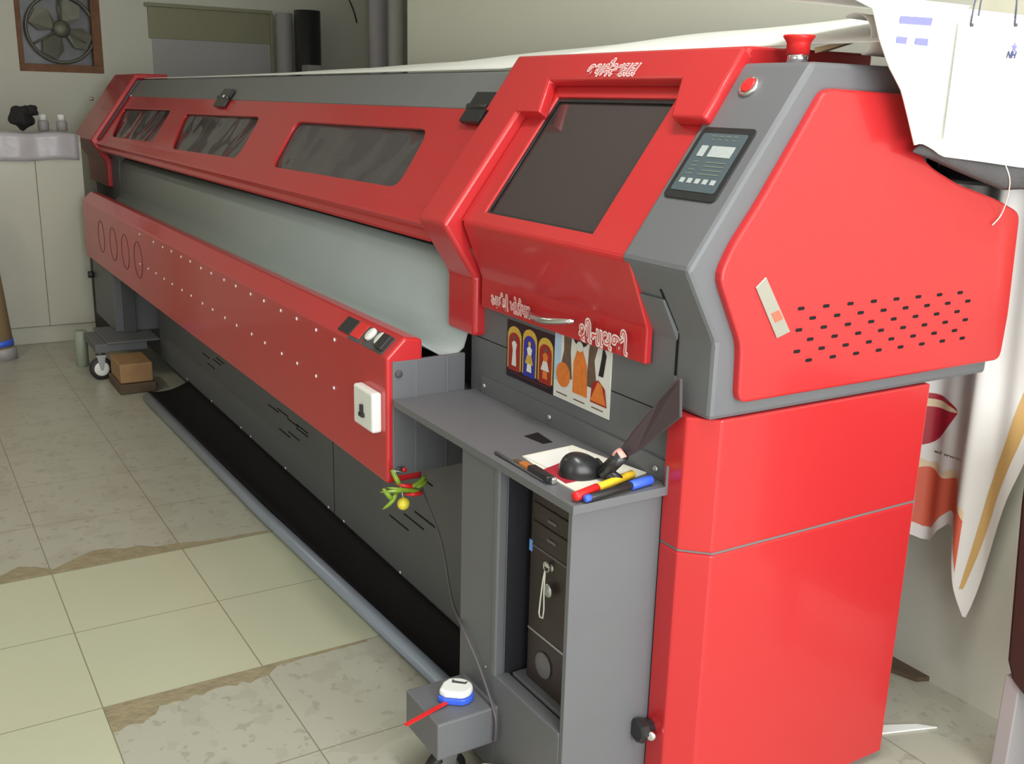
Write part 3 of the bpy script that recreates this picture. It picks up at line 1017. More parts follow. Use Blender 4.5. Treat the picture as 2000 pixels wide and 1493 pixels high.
# ---------------------------------------------------------------- computer and key
PC = thing('computer_tower', 'black desktop computer tower standing inside the grey cabinet under the tray', 'computer', (-1.5, 1.12, .2725))
pcx0, pcx1, pcy = -1.612, -1.425, 1.060
MB().box((pcx0 + .003, pcy, .2725), (pcx1 - .003, 1.18, .70), PCF).build('case', PC, 0.003)
MB().box((pcx0, pcy - .018, .2735), (pcx1, pcy, .70), PCF).build('front_bezel', PC, 0.006)
for k, z_ in enumerate((.655, .615)):
    MB().box((pcx0 + .012, pcy - .021, z_ - .016), (pcx1 - .012, pcy - .017, z_ + .016), PCF).build('drive_bay', PC, 0.002)
    MB().box((pcx0 + .07, pcy - .0235, z_ - .008), (pcx0 + .10, pcy - .0205, z_ - .003), PCS).build('eject_button', PC, 0.0005)
MB().box((pcx0 + .012, pcy - .020, .575), (pcx1 - .012, pcy - .017, .578), PCS).build('trim_strip', PC)
zs_ = at(1065, 1251, 1, pcy - .02).z
MB().box((pcx0 + .006, pcy - .0205, zs_ - .002), (pcx1 - .006, pcy - .017, zs_ + .002), STEEL).build('trim_strip', PC)
MB().lathe(at(1062, 1300, 1, pcy - .018), (0, -1, 0), [(0, .028), (.004, .028), (.005, .024)], PCS, 24).build('power_button', PC)
MB().lathe(at(1078, 1110, 1, pcy - .018), (0, -1, 0), [(0, .008), (.003, .007)], STEEL, 12).build('key_lock', PC)
pq_ = at(1035, 1064, 1, pcy - .0195)
MB().box((max(pcx0 + .001, pq_.x - .008), pcy - .0195, pq_.z - .012), (pq_.x + .008, pcy - .0175, pq_.z + .012), GLOWB).build('sticker', PC)
kc = at(1067, 1108, 1, pcy - .026)
KY = thing('key_on_string', 'key with beige string loop and metal tag hanging on the black computer front', 'key', kc)
MB().tube([kc + Vector((math.cos(a) * .010, 0, math.sin(a) * .010)) for a in [k * math.pi / 8 for k in range(17)]], .0015, STEEL, 6).build('key_ring', KY)
kb = MB().box((kc.x - .006, kc.y - .001, kc.z - .0), (kc.x + .010, kc.y + .001, kc.z + .008), CHROME)
kb.build('key', KY)
MB().lathe(kc + Vector((.012, -.002, -.045)), (0, -1, 0), [(0, .014), (.002, .014)], STEEL, 16).build('tag', KY)
sp_ = [kc + Vector(q) for q in ((0, -.003, -.008), (-.004, -.004, -.03), (-.010, -.004, -.07), (-.014, -.004, -.105), (-.010, -.004, -.112), (.000, -.004, -.110), (.003, -.004, -.09), (.001, -.004, -.05), (.001, -.003, -.01))]
MB().tube(sp_, .0016, CREAM, 6).build('string', KY)

# ---------------------------------------------------------------- prints on the panel
def print_card(name, label, corners, n0):
    T = thing(name, label, 'picture', corners[3])
    return T
yp = 1.2112
c1 = [at(*q, 1, yp) for q in ((990, 732), (1081, 772), (1086, 655), (993, 626))]
x0, x1 = c1[0].x, c1[1].x
z0, z1 = (c1[0].z + c1[1].z) / 2, (c1[2].z + c1[3].z) / 2
z1 = min(z1, 1.0)
CARD1 = MB().box((x0, 1.2095, z0), (x1, 1.2113, z1 - .0), PRBLK)
def cpoly(mb, pts, mt, k):
    yy = 1.2095 - .0003 * k
    mb.ext([(x0 + (x1 - x0) * u, yy, z0 + (z1 - z0) * v) for u, v in pts], (0, .0002, 0), mt)
def arch(cx, w, b, t):
    return [(cx - w, b)] + [(cx - w * math.cos(a), t - w * 1.2 + w * 1.2 * math.sin(a)) for a in [k * math.pi / 10 for k in range(11)]] + [(cx + w, b)]
def blob(cx, cy, rx, ry, n=14):
    return [(cx + rx * math.cos(2 * math.pi * k / n), cy + ry * math.sin(2 * math.pi * k / n)) for k in range(n)]
for cx_, mt_, m2, t_ in ((.17, PRRED, PRWHT, .86), (.50, PRBLUE, CREAM, .90), (.83, PRRED, PRORG, .86)):
    cpoly(CARD1, arch(cx_, .15, .16, t_ + .06), GOLD, 1)
    cpoly(CARD1, arch(cx_, .125, .13, t_ - .05), mt_, 2)
    cpoly(CARD1, [(cx_ - .05, .22), (cx_ + .05, .22), (cx_ + .035, .5), (cx_ + .055, .62), (cx_, .68), (cx_ - .055, .62), (cx_ - .03, .5)], m2, 3)
    cpoly(CARD1, blob(cx_, .71, .03, .045), GOLD if mt_ is PRBLUE else PRBRN, 4)
    if m2 is not PRWHT: cpoly(CARD1, [(cx_ - .085, .36), (cx_ + .085, .36), (cx_ + .04, .52), (cx_ - .04, .52)], GOLD if m2 is CREAM else PRWHT, 4)
cpoly(CARD1, [(.1, .08), (.9, .08), (.9, .1), (.1, .1)], MAROON, 2)
tag(CARD1.build('picture_print'), 'dark picture print with three gold arched niches, left one on the grey panel', 'picture', 'picture prints on the grey panel')
c2 = [at(*q, 1, yp) for q in ((1081, 772), (1190, 820), (1196, 690), (1085, 660))]
x0, x1 = c2[0].x + .001, c2[1].x
z0, z1 = (c2[0].z + c2[1].z) / 2, 1.0
CARD2 = MB().box((x0, 1.2095, z0), (x1, 1.2113, z1), PRWHT)
cpoly(CARD2, [(0, .2), (.12, .2), (.13, .95), (0, .98)], PRSKY, 1)
cpoly(CARD2, [(.10, .28), (.34, .28), (.30, .6), (.32, .97), (.16, .97), (.18, .6)], PRBRN, 2)
cpoly(CARD2, [(.60, .28), (.78, .28), (.72, .6), (.84, .97), (.68, .97), (.62, .7)], PRBRN, 2)
cpoly(CARD2, [(.36, .14), (.62, .14), (.60, .5), (.52, .66), (.42, .66), (.36, .5)], PRORG, 3)
cpoly(CARD2, blob(.47, .83, .15, .13), PRBLK, 3)
cpoly(CARD2, blob(.46, .70, .06, .06), PRWHT, 4)
cpoly(CARD2, blob(.18, .30, .13, .15), PRORG, 4)
cpoly(CARD2, [(.68, .12), (.96, .12), (.92, .32), (.80, .40), (.70, .34)], PRRED, 4)
cpoly(CARD2, [(.68, .14), (.95, .14), (.86, .36), (.80, .38)], PRORG, 5)
cpoly(CARD2, [(.80, .45), (.88, .45), (.92, .7), (.86, .8), (.84, .65)], PRBLK, 3)
for u in (.06, .38, .7):
    cpoly(CARD2, [(u, .055), (u + .2, .055), (u + .2, .07), (u, .07)], PRBRN, 1)
tag(CARD2.build('picture_print'), 'white bordered picture print with orange robed figure between tree trunks, right one on panel', 'picture', 'picture prints on the grey panel')

# ---------------------------------------------------------------- things on the tray
def onz(px, py, z=tz):
    return at(px, py, 2, z)
# stack of printed cards and white slip
q = [onz(*k, tz + .001) for k in ((1020, 893), (1118, 872), (1205, 905), (1262, 925), (1135, 968), (1075, 935))]
CD = MB().ext([(p.x, p.y, tz + .0005) for p in q], (0, 0, .003), CREAM)
tag(CD.build('card_pile'), 'pile of pale printed cards lying on the grey tool tray', 'cards')
q = [onz(*k, tz + .004) for k in ((1025, 893), (1108, 874), (1122, 905), (1068, 914))]
tag(MB().ext([(p.x, p.y, tz + .004) for p in q], (0, 0, .001), PAPER).build('paper_slip'), 'white paper slip beside the black mouse on the tray', 'paper')
q = [onz(*k, tz + .004) for k in ((1062, 918), (1100, 903), (1150, 935), (1105, 945))]
tag(MB().ext([(p.x, p.y, tz + .0042) for p in q], (0, 0, .001), BANM).build('photo_card'), 'dark maroon photo card under the black mouse', 'card')
# mouse
mc = onz(1131, 925, tz + .005)
MS = thing('computer_mouse', 'black computer mouse on the card pile in the tray', 'mouse', (mc.x, mc.y, tz + .005))
def mousef(c, L, W, H, ang):
    ca, sa = math.cos(ang), math.sin(ang)
    def f(u, v):
        a = 2 * math.pi * u; b = (math.pi / 2) * v
        x = L * math.cos(a) * math.cos(b) * (1.0); y = W * math.sin(a) * math.cos(b) * (1 - .12 * math.cos(a))
        z = H * math.sin(b) ** .8 * (1 - .22 * math.cos(a) * math.cos(b))
        return Vector((c.x + x * ca - y * sa, c.y + x * sa + y * ca, tz + .005 + z))
    return f
mm = Vector((mc.x + .006, mc.y, 0))
mo = MB().grid(mousef(mm, .044, .034, .043, math.radians(68)), 28, 8, BLACKG)
mo.build('shell', MS)
tw = Vector((math.cos(math.radians(68)), math.sin(math.radians(68)), 0))
# pens
def pen(name, label, a, b, z, r, segs):
    A, B = onz(*a, z), onz(*b, z)
    T = thing(name, label, 'pen', A, 'marker pens on the tray')
    d = (B - A)
    for nm, t0, t1, mt, k in segs:
        MB().lathe(A + d * t0, d, [(0, r * k * .8), (.002, r * k), (d.length * (t1 - t0) - .002, r * k), (d.length * (t1 - t0), r * k * .8)], mt, 14).build(nm, T)
    return T
pen('marker_pen', 'red and yellow marker pen lying on the tray beside a black pen', (1122, 971), (1236, 926), tz + .012, .0085, [('cap', 0, .38, RED2, 1.05), ('barrel', .36, 1, YEL, .95)])
pen('marker_pen', 'black marker pen with blue cap at the tray edge', (1142, 975), (1272, 937), tz + .010, .0075, [('end_plug', 0, .08, BLUE, .9), ('barrel', .07, .70, BLACKG, .95), ('cap', .68, 1, BLUE, 1.2)])
# knife and silver pen at the front lip
A, B = onz(1003, 901, tz + .006), onz(1072, 943, tz + .006)
KF = thing('utility_knife', 'black utility knife with orange end along the tray front lip', 'knife', A)
dd = (B - A).normalized(); nn = Vector((-dd.y, dd.x, 0))
def bar(mb, a, b, wd, h, mt):
    d_ = (b - a).normalized(); n_ = Vector((-d_.y, d_.x, 0))
    mb.ext([a - n_ * wd, b - n_ * wd, b + n_ * wd, a + n_ * wd], (0, 0, h), mt); return mb
off = nn * .004
bar(MB(), A.lerp(B, .45) + off, B + off, .009, .012, BLACKG).build('handle', KF, 0.003)
bar(MB(), A.lerp(B, .2) + off, A.lerp(B, .48) + off, .008, .008, mat('orange plastic', (.5, .16, .04), .4)).build('slider', KF, 0.002)
bar(MB(), A + off, A.lerp(B, .22) + off, .006, .004, DWOOD).build('blade_end', KF, 0.001)
A, B = onz(968, 884, tz + .004), onz(1062, 938, tz + .004)
tag(MB().tube([A, B], .0035, PCS, 8).build('thin_rod'), 'thin dark rod lying along the front edge of the tray', 'rod')
c_ = onz(1077, 938, tz + .006)
tag(MB().box((c_.x - .012, c_.y - .006, tz + .0005), (c_.x + .012, c_.y + .006, tz + .014), STEEL).build('metal_clip', None, .003), 'small silver clip between knife and mouse on the tray', 'clip')
# tapered black blade leaning from tray up into the slot, T handle with red tape
BL = thing('squeegee_blade', 'long black tapered blade leaning from the tray up to the slot in the housing', 'tool', onz(1200, 905, tz + .01))
tA = [at(1318, 742, 1, 1.185), at(1328, 740, 1, 1.192), at(1327, 815, 1, 1.185), at(1245, 880, 1, 1.15), at(1212, 898, 1, 1.13), at(1204, 888, 1, 1.13), at(1236, 842, 1, 1.155), at(1285, 785, 1, 1.175)]
BLm = mat('dark maroon black blade', (.045, .028, .032), .4)
MB().ext(tA, (0.003, .004, 0), BLm).build('blade', BL, 0.0005)
gA, gB = at(1216, 888, 1, 1.12), onz(1178, 925, tz + .016)
MB().tube([gA, gB], .014, BLACKG, 12).build('grip', BL)
gC, gD = onz(1165, 902, tz + .020), onz(1206, 938, tz + .014)
MB().tube([gC, gB.lerp(gC, .5), gD], [.008, .011, .012], BLACKG, 12).build('cross_handle', BL)
MB().tube([at(1204, 884, 1, 1.115), at(1216, 898, 1, 1.118)], [.012, .010], mat('red white tape', (.8, .35, .3), .5, var=.4, vscale=90), 8).build('tape', BL)

# ---------------------------------------------------------------- lemon chilli charm, cable
bc = Vector((-2.135, 1.0, .565))
CH = thing('lemon_chilli_charm', 'green chillies and a yellow lemon tied on a string below the red beam end', 'charm', bc)
XC = -2.115
def chp(px, py, X=XC):
    return at(px, py, 0, X)
MB().tube([bc + Vector((.012, 0, 0)), chp(770, 920, -2.11), chp(779, 938, -2.105), chp(788, 975)], .0015, CREAM, 6).build('string', CH)
def chilli(a, b, bend, mt=CHILI):
    A_, B_ = chp(*a), chp(*b)
    pts, rs = [], []
    for k in range(9):
        t = k / 8
        pts.append(A_.lerp(B_, t) + Vector((.012 * math.sin(math.pi * t), 0, bend * math.sin(math.pi * t))))
        rs.append(.0065 * (math.sin(math.pi * min(1, t * .9 + .1)) ** .5) * (1 - .4 * t) + .0006)
    MB().tube(pts, rs, mt, 8).build('chilli', CH)
for a, b, bd in (((830, 930), (782, 948), -.008), ((765, 918), (782, 944), -.01), ((832, 938), (800, 948), -.004), ((808, 955), (742, 962), .004), ((822, 960), (755, 953), .003), ((776, 958), (746, 996), .0), ((748, 955), (768, 978), -.003)):
    chilli(a, b, bd)
chilli((815, 948), (770, 945), 0.0, RED2); chilli((825, 962), (788, 966), .002, RED2)
lc = chp(788, 984)
lm_ = []
for k in range(13):
    a = math.pi * k / 12
    lm_.append((-.0175 * math.cos(a), .0155 * math.sin(a)))
MB().lathe(lc, (1, -.6, -.2), lm_, LEMON, 18).build('lemon', CH)
MB().lathe(bc + Vector((.010, 0.006, .006)), (1, 0, 0), [(0, .006), (.005, .006)], RED2, 10).build('tie_knot', CH)
cp_ = [at(822, 948, 0, -2.13), at(835, 985, 0, -2.08), at(862, 1060, 0, -2.0), at(882, 1170, 0, -1.90), at(905, 1230, 1, .98), at(935, 1300, 1, .98), at(962, 1380, 1, .98), at(969, 1415, 1, .98), at(966, 1450, 1, .98)]
def smoothpts(P, n=6):
    out = []
    for i in range(len(P) - 1):
        p0 = P[max(0, i - 1)]; p1 = P[i]; p2 = P[i + 1]; p3 = P[min(len(P) - 1, i + 2)]
        for k in range(n):
            t = k / n
            out.append(0.5 * ((2 * p1) + (p2 - p0) * t + (2 * p0 - 5 * p1 + 4 * p2 - p3) * t * t + (3 * p1 - p0 - 3 * p2 + p3) * t ** 3))
    out.append(P[-1])
    return out
CABM = mat('grey cable sheath', (.10, .085, .095), .4)
tag(MB().tube(smoothpts(cp_), .0032, CABM, 8).build('power_cable'), 'thin dark cable hanging from the red beam end down to the near foot', 'cable')

# ---------------------------------------------------------------- tape measure on the near foot
tp = at(893, 1352, 2, .215)
TM = thing('tape_measure', 'white and blue tape measure with red blade lying on the grey foot', 'tape measure', (tp.x, tp.y, .2))
du = (at(925, 1362, 2, .2) - at(862, 1352, 2, .2)).normalized()
dv = Vector((-du.y, du.x, 0))
def tmo(k):
    o_ = [(-1, -.75), (-.55, -1)]
    o_ += [(math.cos(a) * 1.0, math.sin(a) * 1.0) for a in [math.radians(t) for t in range(-60, 120, 15)]]
    o_ += [(-.75, .8), (-1, .2)]
    return [tuple(Vector((tp.x, tp.y, 0)) + du * (u * .036 * k) + dv * (v * .034 * k)) for u, v in o_]
MB().ext([(x, y, .201) for x, y, _ in tmo(1.0)], (0, 0, .014), BLUE).build('rim', TM, 0.003)
MB().ext([(x, y, .215) for x, y, _ in tmo(.93)], (0, 0, .016), WHITE).build('shell', TM, 0.005)
g0 = Vector((tp.x, tp.y, .2312))
MB().ext([g0 + du * a * .036 + dv * b * .034 for a, b in ((-.45, .60), (-.3, .42), (.35, .42), (.5, .62), (.45, .25), (-.4, .2))], (0, 0, .001), DGRAY).build('grip_inlay', TM)
ra, rb = at(872, 1374, 2, .206), at(792, 1418, 2, .195)
rn = (rb - ra).normalized().cross(Vector((0, 0, 1))) * .005
MB().ext([ra - rn, rb - rn, rb + rn, ra + rn], (0, 0, .0025), RED2).build('blade', TM)

# wood under feet
wf = at(222, 768, 2, 0)
WBk = MB().box((-5.40, .872, .001), (-5.13, 1.055, .149), WOOD)
WBk.v = []; WBk.f = []; WBk.mi = []; WBk.sm = []
WBk.box((-5.38, .905, .052), (-5.135, 1.06, .1485), WOOD).box((-5.40, .895, .001), (-5.12, 1.07, .05), DWOOD)
tag(WBk.build('wooden_block', None, .006), 'brown wooden block under the far foot of the printer beside the caster', 'wood block')
wl = thing('wooden_log', 'pale wooden chock on the floor under the near cabinet', 'wood block', (-1.60, .96, 0))
d0, d1 = Vector((-1.60, .935, .056)), Vector((-1.36, .935, .056))
MB().tube([d0, d1], .052, mat('pale birch', (.6, .48, .36), .5, var=.3, vscale=12), 8, smooth=False).build('log', wl, .004)
# pale green tub behind the far caster
tag(MB().lathe((-5.80, .835, 0), (0, 0, 1), [(0, .028), (.004, .032), (.19, .034), (.195, .03)], PGREEN, 18).build('plastic_canister'), 'pale green plastic canister standing behind the far caster', 'canister')

# ---------------------------------------------------------------- far left: cupboard and things on it
CPB = thing('cupboard', 'cream laminate cupboard by the far wall under a plastic sheet', 'cupboard', (-6.8, .3, 0))
cy0, cy1 = -0.6, 1.02
MB().box((-7.1, cy0, 0), (-6.45, cy1, .10), CUP).build('plinth', CPB, .003)
MB().box((-7.1, cy0, .10), (-6.46, cy1, 1.19), CUP).build('carcass', CPB, .003)
MB().box((-6.46, cy0 + .005, .105), (-6.43, .766, 1.16), CUP).build('door', CPB, .003)
MB().box((-6.46, .7675, .105), (-6.43, cy1 - .004, 1.16), CUP).build('door', CPB, .003)
def shf(u, v):
    y = cy0 + (1.0 - cy0) * u
    L_ = .70 * v
    zt = 1.203 + .004 * math.sin(y * 23)
    drop = .155 + .01 * math.sin(y * 5)
    if L_ < .52: return Vector((-6.97 + L_ * 1.06, y, zt))
    t = (L_ - .52) / .18
    return Vector((-6.415 + .006 * math.sin(y * 30), y, zt - drop * t))
tag(MB().grid(shf, 60, 24, SHEETM).build('plastic_sheet', None, solid=.002), 'pale lilac plastic sheet draped over the cupboard top', 'plastic sheet')
p = at(52, 250, 0, -6.6)
BG = thing('dark_bundle', 'dark crumpled bundle on the sheet covered cupboard', 'bundle', (-6.6, .73, 1.21))
def blobf(c, r, seed):
    rnd = random.Random(seed); ph = [rnd.uniform(0, 6) for _ in range(6)]
    def f(u, v):
        a = 2 * math.pi * u; b = math.pi * (v - .5)
        k = 1 + .16 * math.sin(3 * a + ph[0]) * math.cos(b) + .12 * math.sin(5 * b + ph[1]) + .1 * math.sin(4 * a + 3 * b + ph[2])
        return Vector((c[0] + r[0] * k * math.cos(a) * math.cos(b), c[1] + r[1] * k * math.sin(a) * math.cos(b), c[2] + r[2] * k * math.sin(b)))
    return f
MB().grid(blobf((-6.6, .74, 1.282), (.07, .06, .062), 3), 24, 14, CLOTHB).build('bundle_body', BG)
MB().grid(blobf((-6.6, .79, 1.322), (.04, .035, .03), 5), 18, 10, CLOTHB).build('bundle_knot', BG)
for k, (yy, lb) in enumerate(((.855, 'white capped bottle beside the dark bundle on the cupboard'), (.955, 'white capped bottle nearest the printer on the cupboard'))):
    B_ = thing('bottle', lb, 'bottle', (-6.65, yy, 1.21), 'bottles on the cupboard')
    MB().lathe((-6.65, yy, 1.209), (0, 0, 1), [(0, .025), (.002, .03), (.05, .03), (.06, .02)], PALEROLL, 16).build('body', B_)
    MB().lathe((-6.65, yy, 1.268), (0, 0, 1), [(0, .022), (.03, .022), (.034, .018)], WHITE, 14).build('cap', B_)

# kraft roll at the left frame edge
KR = thing('kraft_roll', 'tall brown kraft roll with blue lower band at the left by the cupboard', 'roll', (-6.2, .44, 0))
kx = -6.15
MB().tube([(kx, .475, .02), (kx, .40, .98)], .068, KRAFT, 24).build('roll', KR)
MB().tube([(kx, .471, .075), (kx, .4685, .108)], .071, BLUE, 24).build('band', KR)
MB().lathe((kx, .479, 0), (0, 0, 1), [(0, .075), (.06, .072), (.07, .06)], PALEROLL, 20).build('foot_ring', KR)

# exhaust fan in the far wall
FN = thing('exhaust_fan', 'dusty exhaust fan in a rusty frame set in the far wall opening', 'fan', (FX, 1.15, fanZ0))
fw = MB()
for a, b in (((fanY0, fanZ0), (fanY1, fanZ0 + .05)), ((fanY0, fanZ1 - .05), (fanY1, fanZ1)), ((fanY0, fanZ0 + .05), (fanY0 + .035, fanZ1 - .05)), ((fanY1 - .06, fanZ0 + .05), (fanY1, fanZ1 - .05))):
    fw.box((FX - .06, a[0], a[1]), (FX - .01, b[0], b[1]), RUST)
fw.build('frame', FN, .003)
fc = Vector((FX - .045, 1.165, 1.835))
ring = [fc + Vector((0, math.cos(a) * .215, math.sin(a) * .215)) for a in [k * math.pi / 18 for k in range(37)]]
MB().tube(ring, .010, FANG, 8, caps=False).build('guard_ring', FN)
MB().lathe(fc, (1, 0, 0), [(-.03, .05), (.03, .055), (.045, .045), (.05, .02)], FANG, 20).build('motor', FN)
for k in range(4):
    a = math.radians(45 + 90 * k + 20)
    u_ = Vector((0, math.cos(a), math.sin(a))); v_ = Vector((0, -math.sin(a), math.cos(a)))
    MB().ext([fc + u_ * .04 - v_ * .02, fc + u_ * .12 - v_ * .075 + Vector((.02, 0, 0)), fc + u_ * .19 - v_ * .05 + Vector((.015, 0, 0)), fc + u_ * .195 + v_ * .05, fc + u_ * .12 + v_ * .07 - Vector((.01, 0, 0)), fc + u_ * .04 + v_ * .02],
             (.004, 0, 0), FANG).build('fan_blade', FN)
for k in range(3):
    a = math.radians(90 + 120 * k)
    MB().tube([fc + Vector((.03, math.cos(a) * .05, math.sin(a) * .05)), fc + Vector((.0, math.cos(a) * .22, math.sin(a) * .22))], .007, FANG, 6).build('spoke', FN)
MB().box((FX - .11, fanY0, fanZ0), (FX - .10, fanY1, fanZ1), OUT).build('rear_glass', FN)
# board fixed to the far wall
py0, py1 = at(288, 40, 0, FX).y, at(525, 60, 0, FX).y
BD = thing('wall_board', 'olive topped board panel with grey lower half on the far wall', 'board', (FX, (py0 + py1) / 2, 1.3))
zt, zm = at(400, 20, 0, FX).z, at(400, 80, 0, FX).z
MB().box((FX + .001, py0, zm), (FX + .02, py1, zt), BOARDY).build('upper_panel', BD, .002)
MB().box((FX + .001, py0 + .02, 1.1), (FX + .016, py1, zm), BOARDW).build('lower_panel', BD, .002)
MB().box((FX + .001, py0 - .02, zt), (FX + .035, py1 + .02, zt + .025), BOARDY).build('top_rail', BD, .003)
MB().box((FX + .001, py1, 1.1), (FX + .035, py1 + .025, zt), BOARDY).build('side_rail', BD, .003)
# standing rolls along the far wall
def roll(px0, px1, pyt, X, mt, label, topz=None, cap=None):
    a, b = at(px0, 80, 0, X), at(px1, 80, 0, X)
    yc = (a.y + b.y) / 2; r = abs(b.y - a.y) / 2 * .97
    zt_ = topz or at((px0 + px1) / 2, pyt, 0, X).z
    R_ = MB().lathe((X, yc, 0), (0, 0, 1), [(0, r * .98), (.003, r), (zt_ - .003, r), (zt_, r * .97), (zt_, r * .4), (zt_ - .05, r * .38)], mt, 28).build('material_roll')
    return tag(R_, label, 'roll', 'media rolls standing by the far wall')
roll(576, 626, 21, -7.45, BLACKG, 'black media roll standing upright at the far wall')
roll(540, 572, 26, -7.55, PALEROLL, 'pale grey roll standing left of the black roll')
roll(722, 753, 2, -7.2, LILAC, 'lilac white roll, left one of the pair near the wall corner', topz=2.30)
roll(756, 786, 0, -7.2, FLEX, 'white roll, right one of the pair against the wall corner', topz=2.36)
a, b = at(597, 130, 0, -7.2), at(622, 130, 0, -7.2)
tag(MB().box((-7.28, a.y, 0), (-7.14, b.y, at(610, 127, 0, -7.14).z), PALEROLL).build('carton_stack', None, .004), 'pale narrow carton standing in front of the black roll', 'carton')
w0 = [at(*k, 0, FX + .008) for k in ((682, 0), (688, 14), (693, 28), (697, 45))]
w0 = [w0[0] + Vector((0, -.1, .5))] + w0
tag(MB().tube(w0, .005, BLACKG, 6).build('wall_wire'), 'short dark wire hanging down the far wall', 'wire')

# ---------------------------------------------------------------- top of the printer: sheet, bags, cloth
zbk = lerpf([(-7.1, 1.552), (-6.0, 1.553), (-5.0, 1.556), (-4.16, 1.572), (-3.3, 1.588), (-2.7, 1.618), (-2.24, 1.632), (-1.98, 1.640), (-1.6, 1.645), (-1.3, 1.63)])
def topsheet(u, v):
    x = -6.56 + 5.28 * u
    yf = 1.415 if x < -2.35 else 1.415 + min(1, (x + 2.35) / .10) * .10
    zf = 1.5165 if x < -2.35 else 1.5165 + min(1, (x + 2.35) / .10) * .034
    y = yf + (2.02 - yf) * v
    zb = zbk(x)
    z = zf + (zb - zf) * (v ** .8) + .003 * math.sin(x * 9 + v * 4) * v
    return Vector((x, y, z))
tag(MB().grid(topsheet, 90, 12, FLEX).build('flex_sheet', None, solid=.003), 'long white flex sheet lying on top of the printer', 'sheet')
# sheet end hanging over the right side of the housing
hedge = lerpf([(1.30, 1.62), (1.363, 1.60), (1.468, 1.535), (1.507, 1.495), (1.55, 1.465), (1.60, 1.44)])
XS = -1.238
wbot = lerpf([(q_.y, q_.z) for q_ in [at(*k, 0, XS) for k in ((1783, 296), (1800, 286), (1822, 280), (1838, 290), (1852, 306), (1920, 316), (2000, 328), (2060, 330))]])
def hang(u, v):
    yb_ = 1.62 + .50 * u
    zb_ = wbot(yb_)
    z = zb_ + (1.60 - zb_) * min(1, v / .8)
    y0_ = hedge(z)
    y = y0_ + (2.12 - y0_) * u
    x = XS + .004 * math.sin(y * 22) * (1 - v)
    if v > .8:
        t = (v - .8) / .2
        x -= .28 * t; z += .02 * math.sin(math.pi * min(1, t * 1.2)) + .035 * t
    return Vector((x, y, z))
HSH = tag(MB().grid(hang, 40, 24, FLEX).build('hanging_sheet', None, solid=.003), 'white sheet with blue printed blocks hanging over the rear of the red side panel', 'sheet')
# black cloth edge below the white sheet
XCL = -1.262
ctop = lerpf([(q_.y, q_.z) for q_ in [at(*k, 0, XCL) for k in ((1783, 294), (1800, 278), (1822, 268), (1845, 292), (1920, 300), (2060, 315))]])
cbot = lerpf([(q_.y, q_.z) for q_ in [at(*k, 0, XCL) for k in ((1783, 297), (1820, 312), (1870, 335), (1920, 356), (1958, 371), (2000, 369), (2060, 369))]])
cy0_, cy1_ = at(1783, 296, 0, XCL).y, at(2055, 340, 0, XCL).y
def cloth(u, v):
    y = cy0_ + (cy1_ - cy0_) * u
    b_ = min(1, u * 8) * .016 * math.sin(math.pi * v) ** .6
    return Vector((XCL + b_, y, ctop(y) + (cbot(y) - ctop(y)) * v))
tag(MB().grid(cloth, 40, 8, CLOTHG).build('dark_cloth', None, solid=.002), 'dark grey cloth showing below the hanging white sheet', 'cloth')
thp = [at(1962, 318, 0, -1.245), at(1972, 350, 0, -1.245), at(1968, 385, 0, -1.262), at(1955, 420, 0, -1.28), at(1938, 440, 0, -1.281)]
tag(MB().tube(smoothpts(thp), .0014, CREAM, 6).build('loose_thread'), 'pale loose thread hanging from the dark cloth over the red panel', 'thread')
# curled sheet end and tan card behind the stop button
def curl(u, v):
    a = math.radians(-60 + 200 * u)
    c_ = Vector((-1.345 - .06 * v, 1.53 + .30 * v, 1.556))
    return c_ + Vector((math.cos(a) * .035, 0, math.sin(a) * .030 + .02 * u))
tag(MB().grid(curl, 14, 10, FLEX).build('curled_sheet', None, solid=.002), 'curled corner of white sheet on the grey housing top', 'sheet')
q = [at(1590, 93, 1, 1.52), at(1650, 80, 1, 1.56), at(1650, 86, 1, 1.56), at(1592, 104, 1, 1.52)]
tag(MB().ext(q, (0, .03, .004), TAN).build('card_strip'), 'tan card strip sticking out behind the red stop button', 'card')

def bag(name, label, X, y0, y1, z0, z1, dep, mt):
    T = thing(name, label, 'bag', (X - dep / 2, (y0 + y1) / 2, z0))
    mb = MB().box((X - dep, y0, z0), (X, y1, z1), mt)
    return T, mb.build('bag_body', T)
XB = -1.215
b1y0, b1y1 = at(1752, 60, 0, XB).y, at(1880, 60, 0, XB).y
def bagpatch(T, pts, mt, X=XB, nm='printed_block'):
    q = [at(*k, 0, X + .0006) for k in pts]
    MB().ext(q, (.0006, 0, 0), mt).build(nm, T)
bagpatch(HSH, ((1759, 31), (1822, 35), (1818, 50), (1757, 46)), PBLUE, XS + .004)
bagpatch(HSH, ((1752, 71), (1772, 73), (1769, 86), (1750, 84)), PBLUE, XS + .004)
bagpatch(HSH, ((1789, 74), (1813, 76), (1811, 90), (1787, 87)), PBLUE, XS + .004)
b2y0, b2y1 = at(1884, 60, 0, XB).y, at(2060, 60, 0, XB).y
z2t = at(1940, 34, 0, XB).z
T2, bb = bag('paper_bag', 'cream paper bag with rope handles and dark blue NH print', XB, b2y0, b2y1, 1.385, z2t, .014, CREAMW)
def handle_pts(a, b, top, dx=0):
    A_, B_ = at(*a, 0, XB + .002), at(*b, 0, XB + .002)
    out = []
    for k in range(15):
        t = k / 14
        out.append(Vector((XB + .002 + dx, A_.y + (B_.y - A_.y) * (.5 - .5 * math.cos(math.pi * t)) , A_.z + (B_.z - A_.z) * t + top * math.sin(math.pi * t))))
    return out
ROPE = mat('navy rope', (.10, .11, .16), .7)
MB().tube(handle_pts((1896, 48), (1982, 48), .12), .0016, ROPE, 6).build('rope_handle', T2)
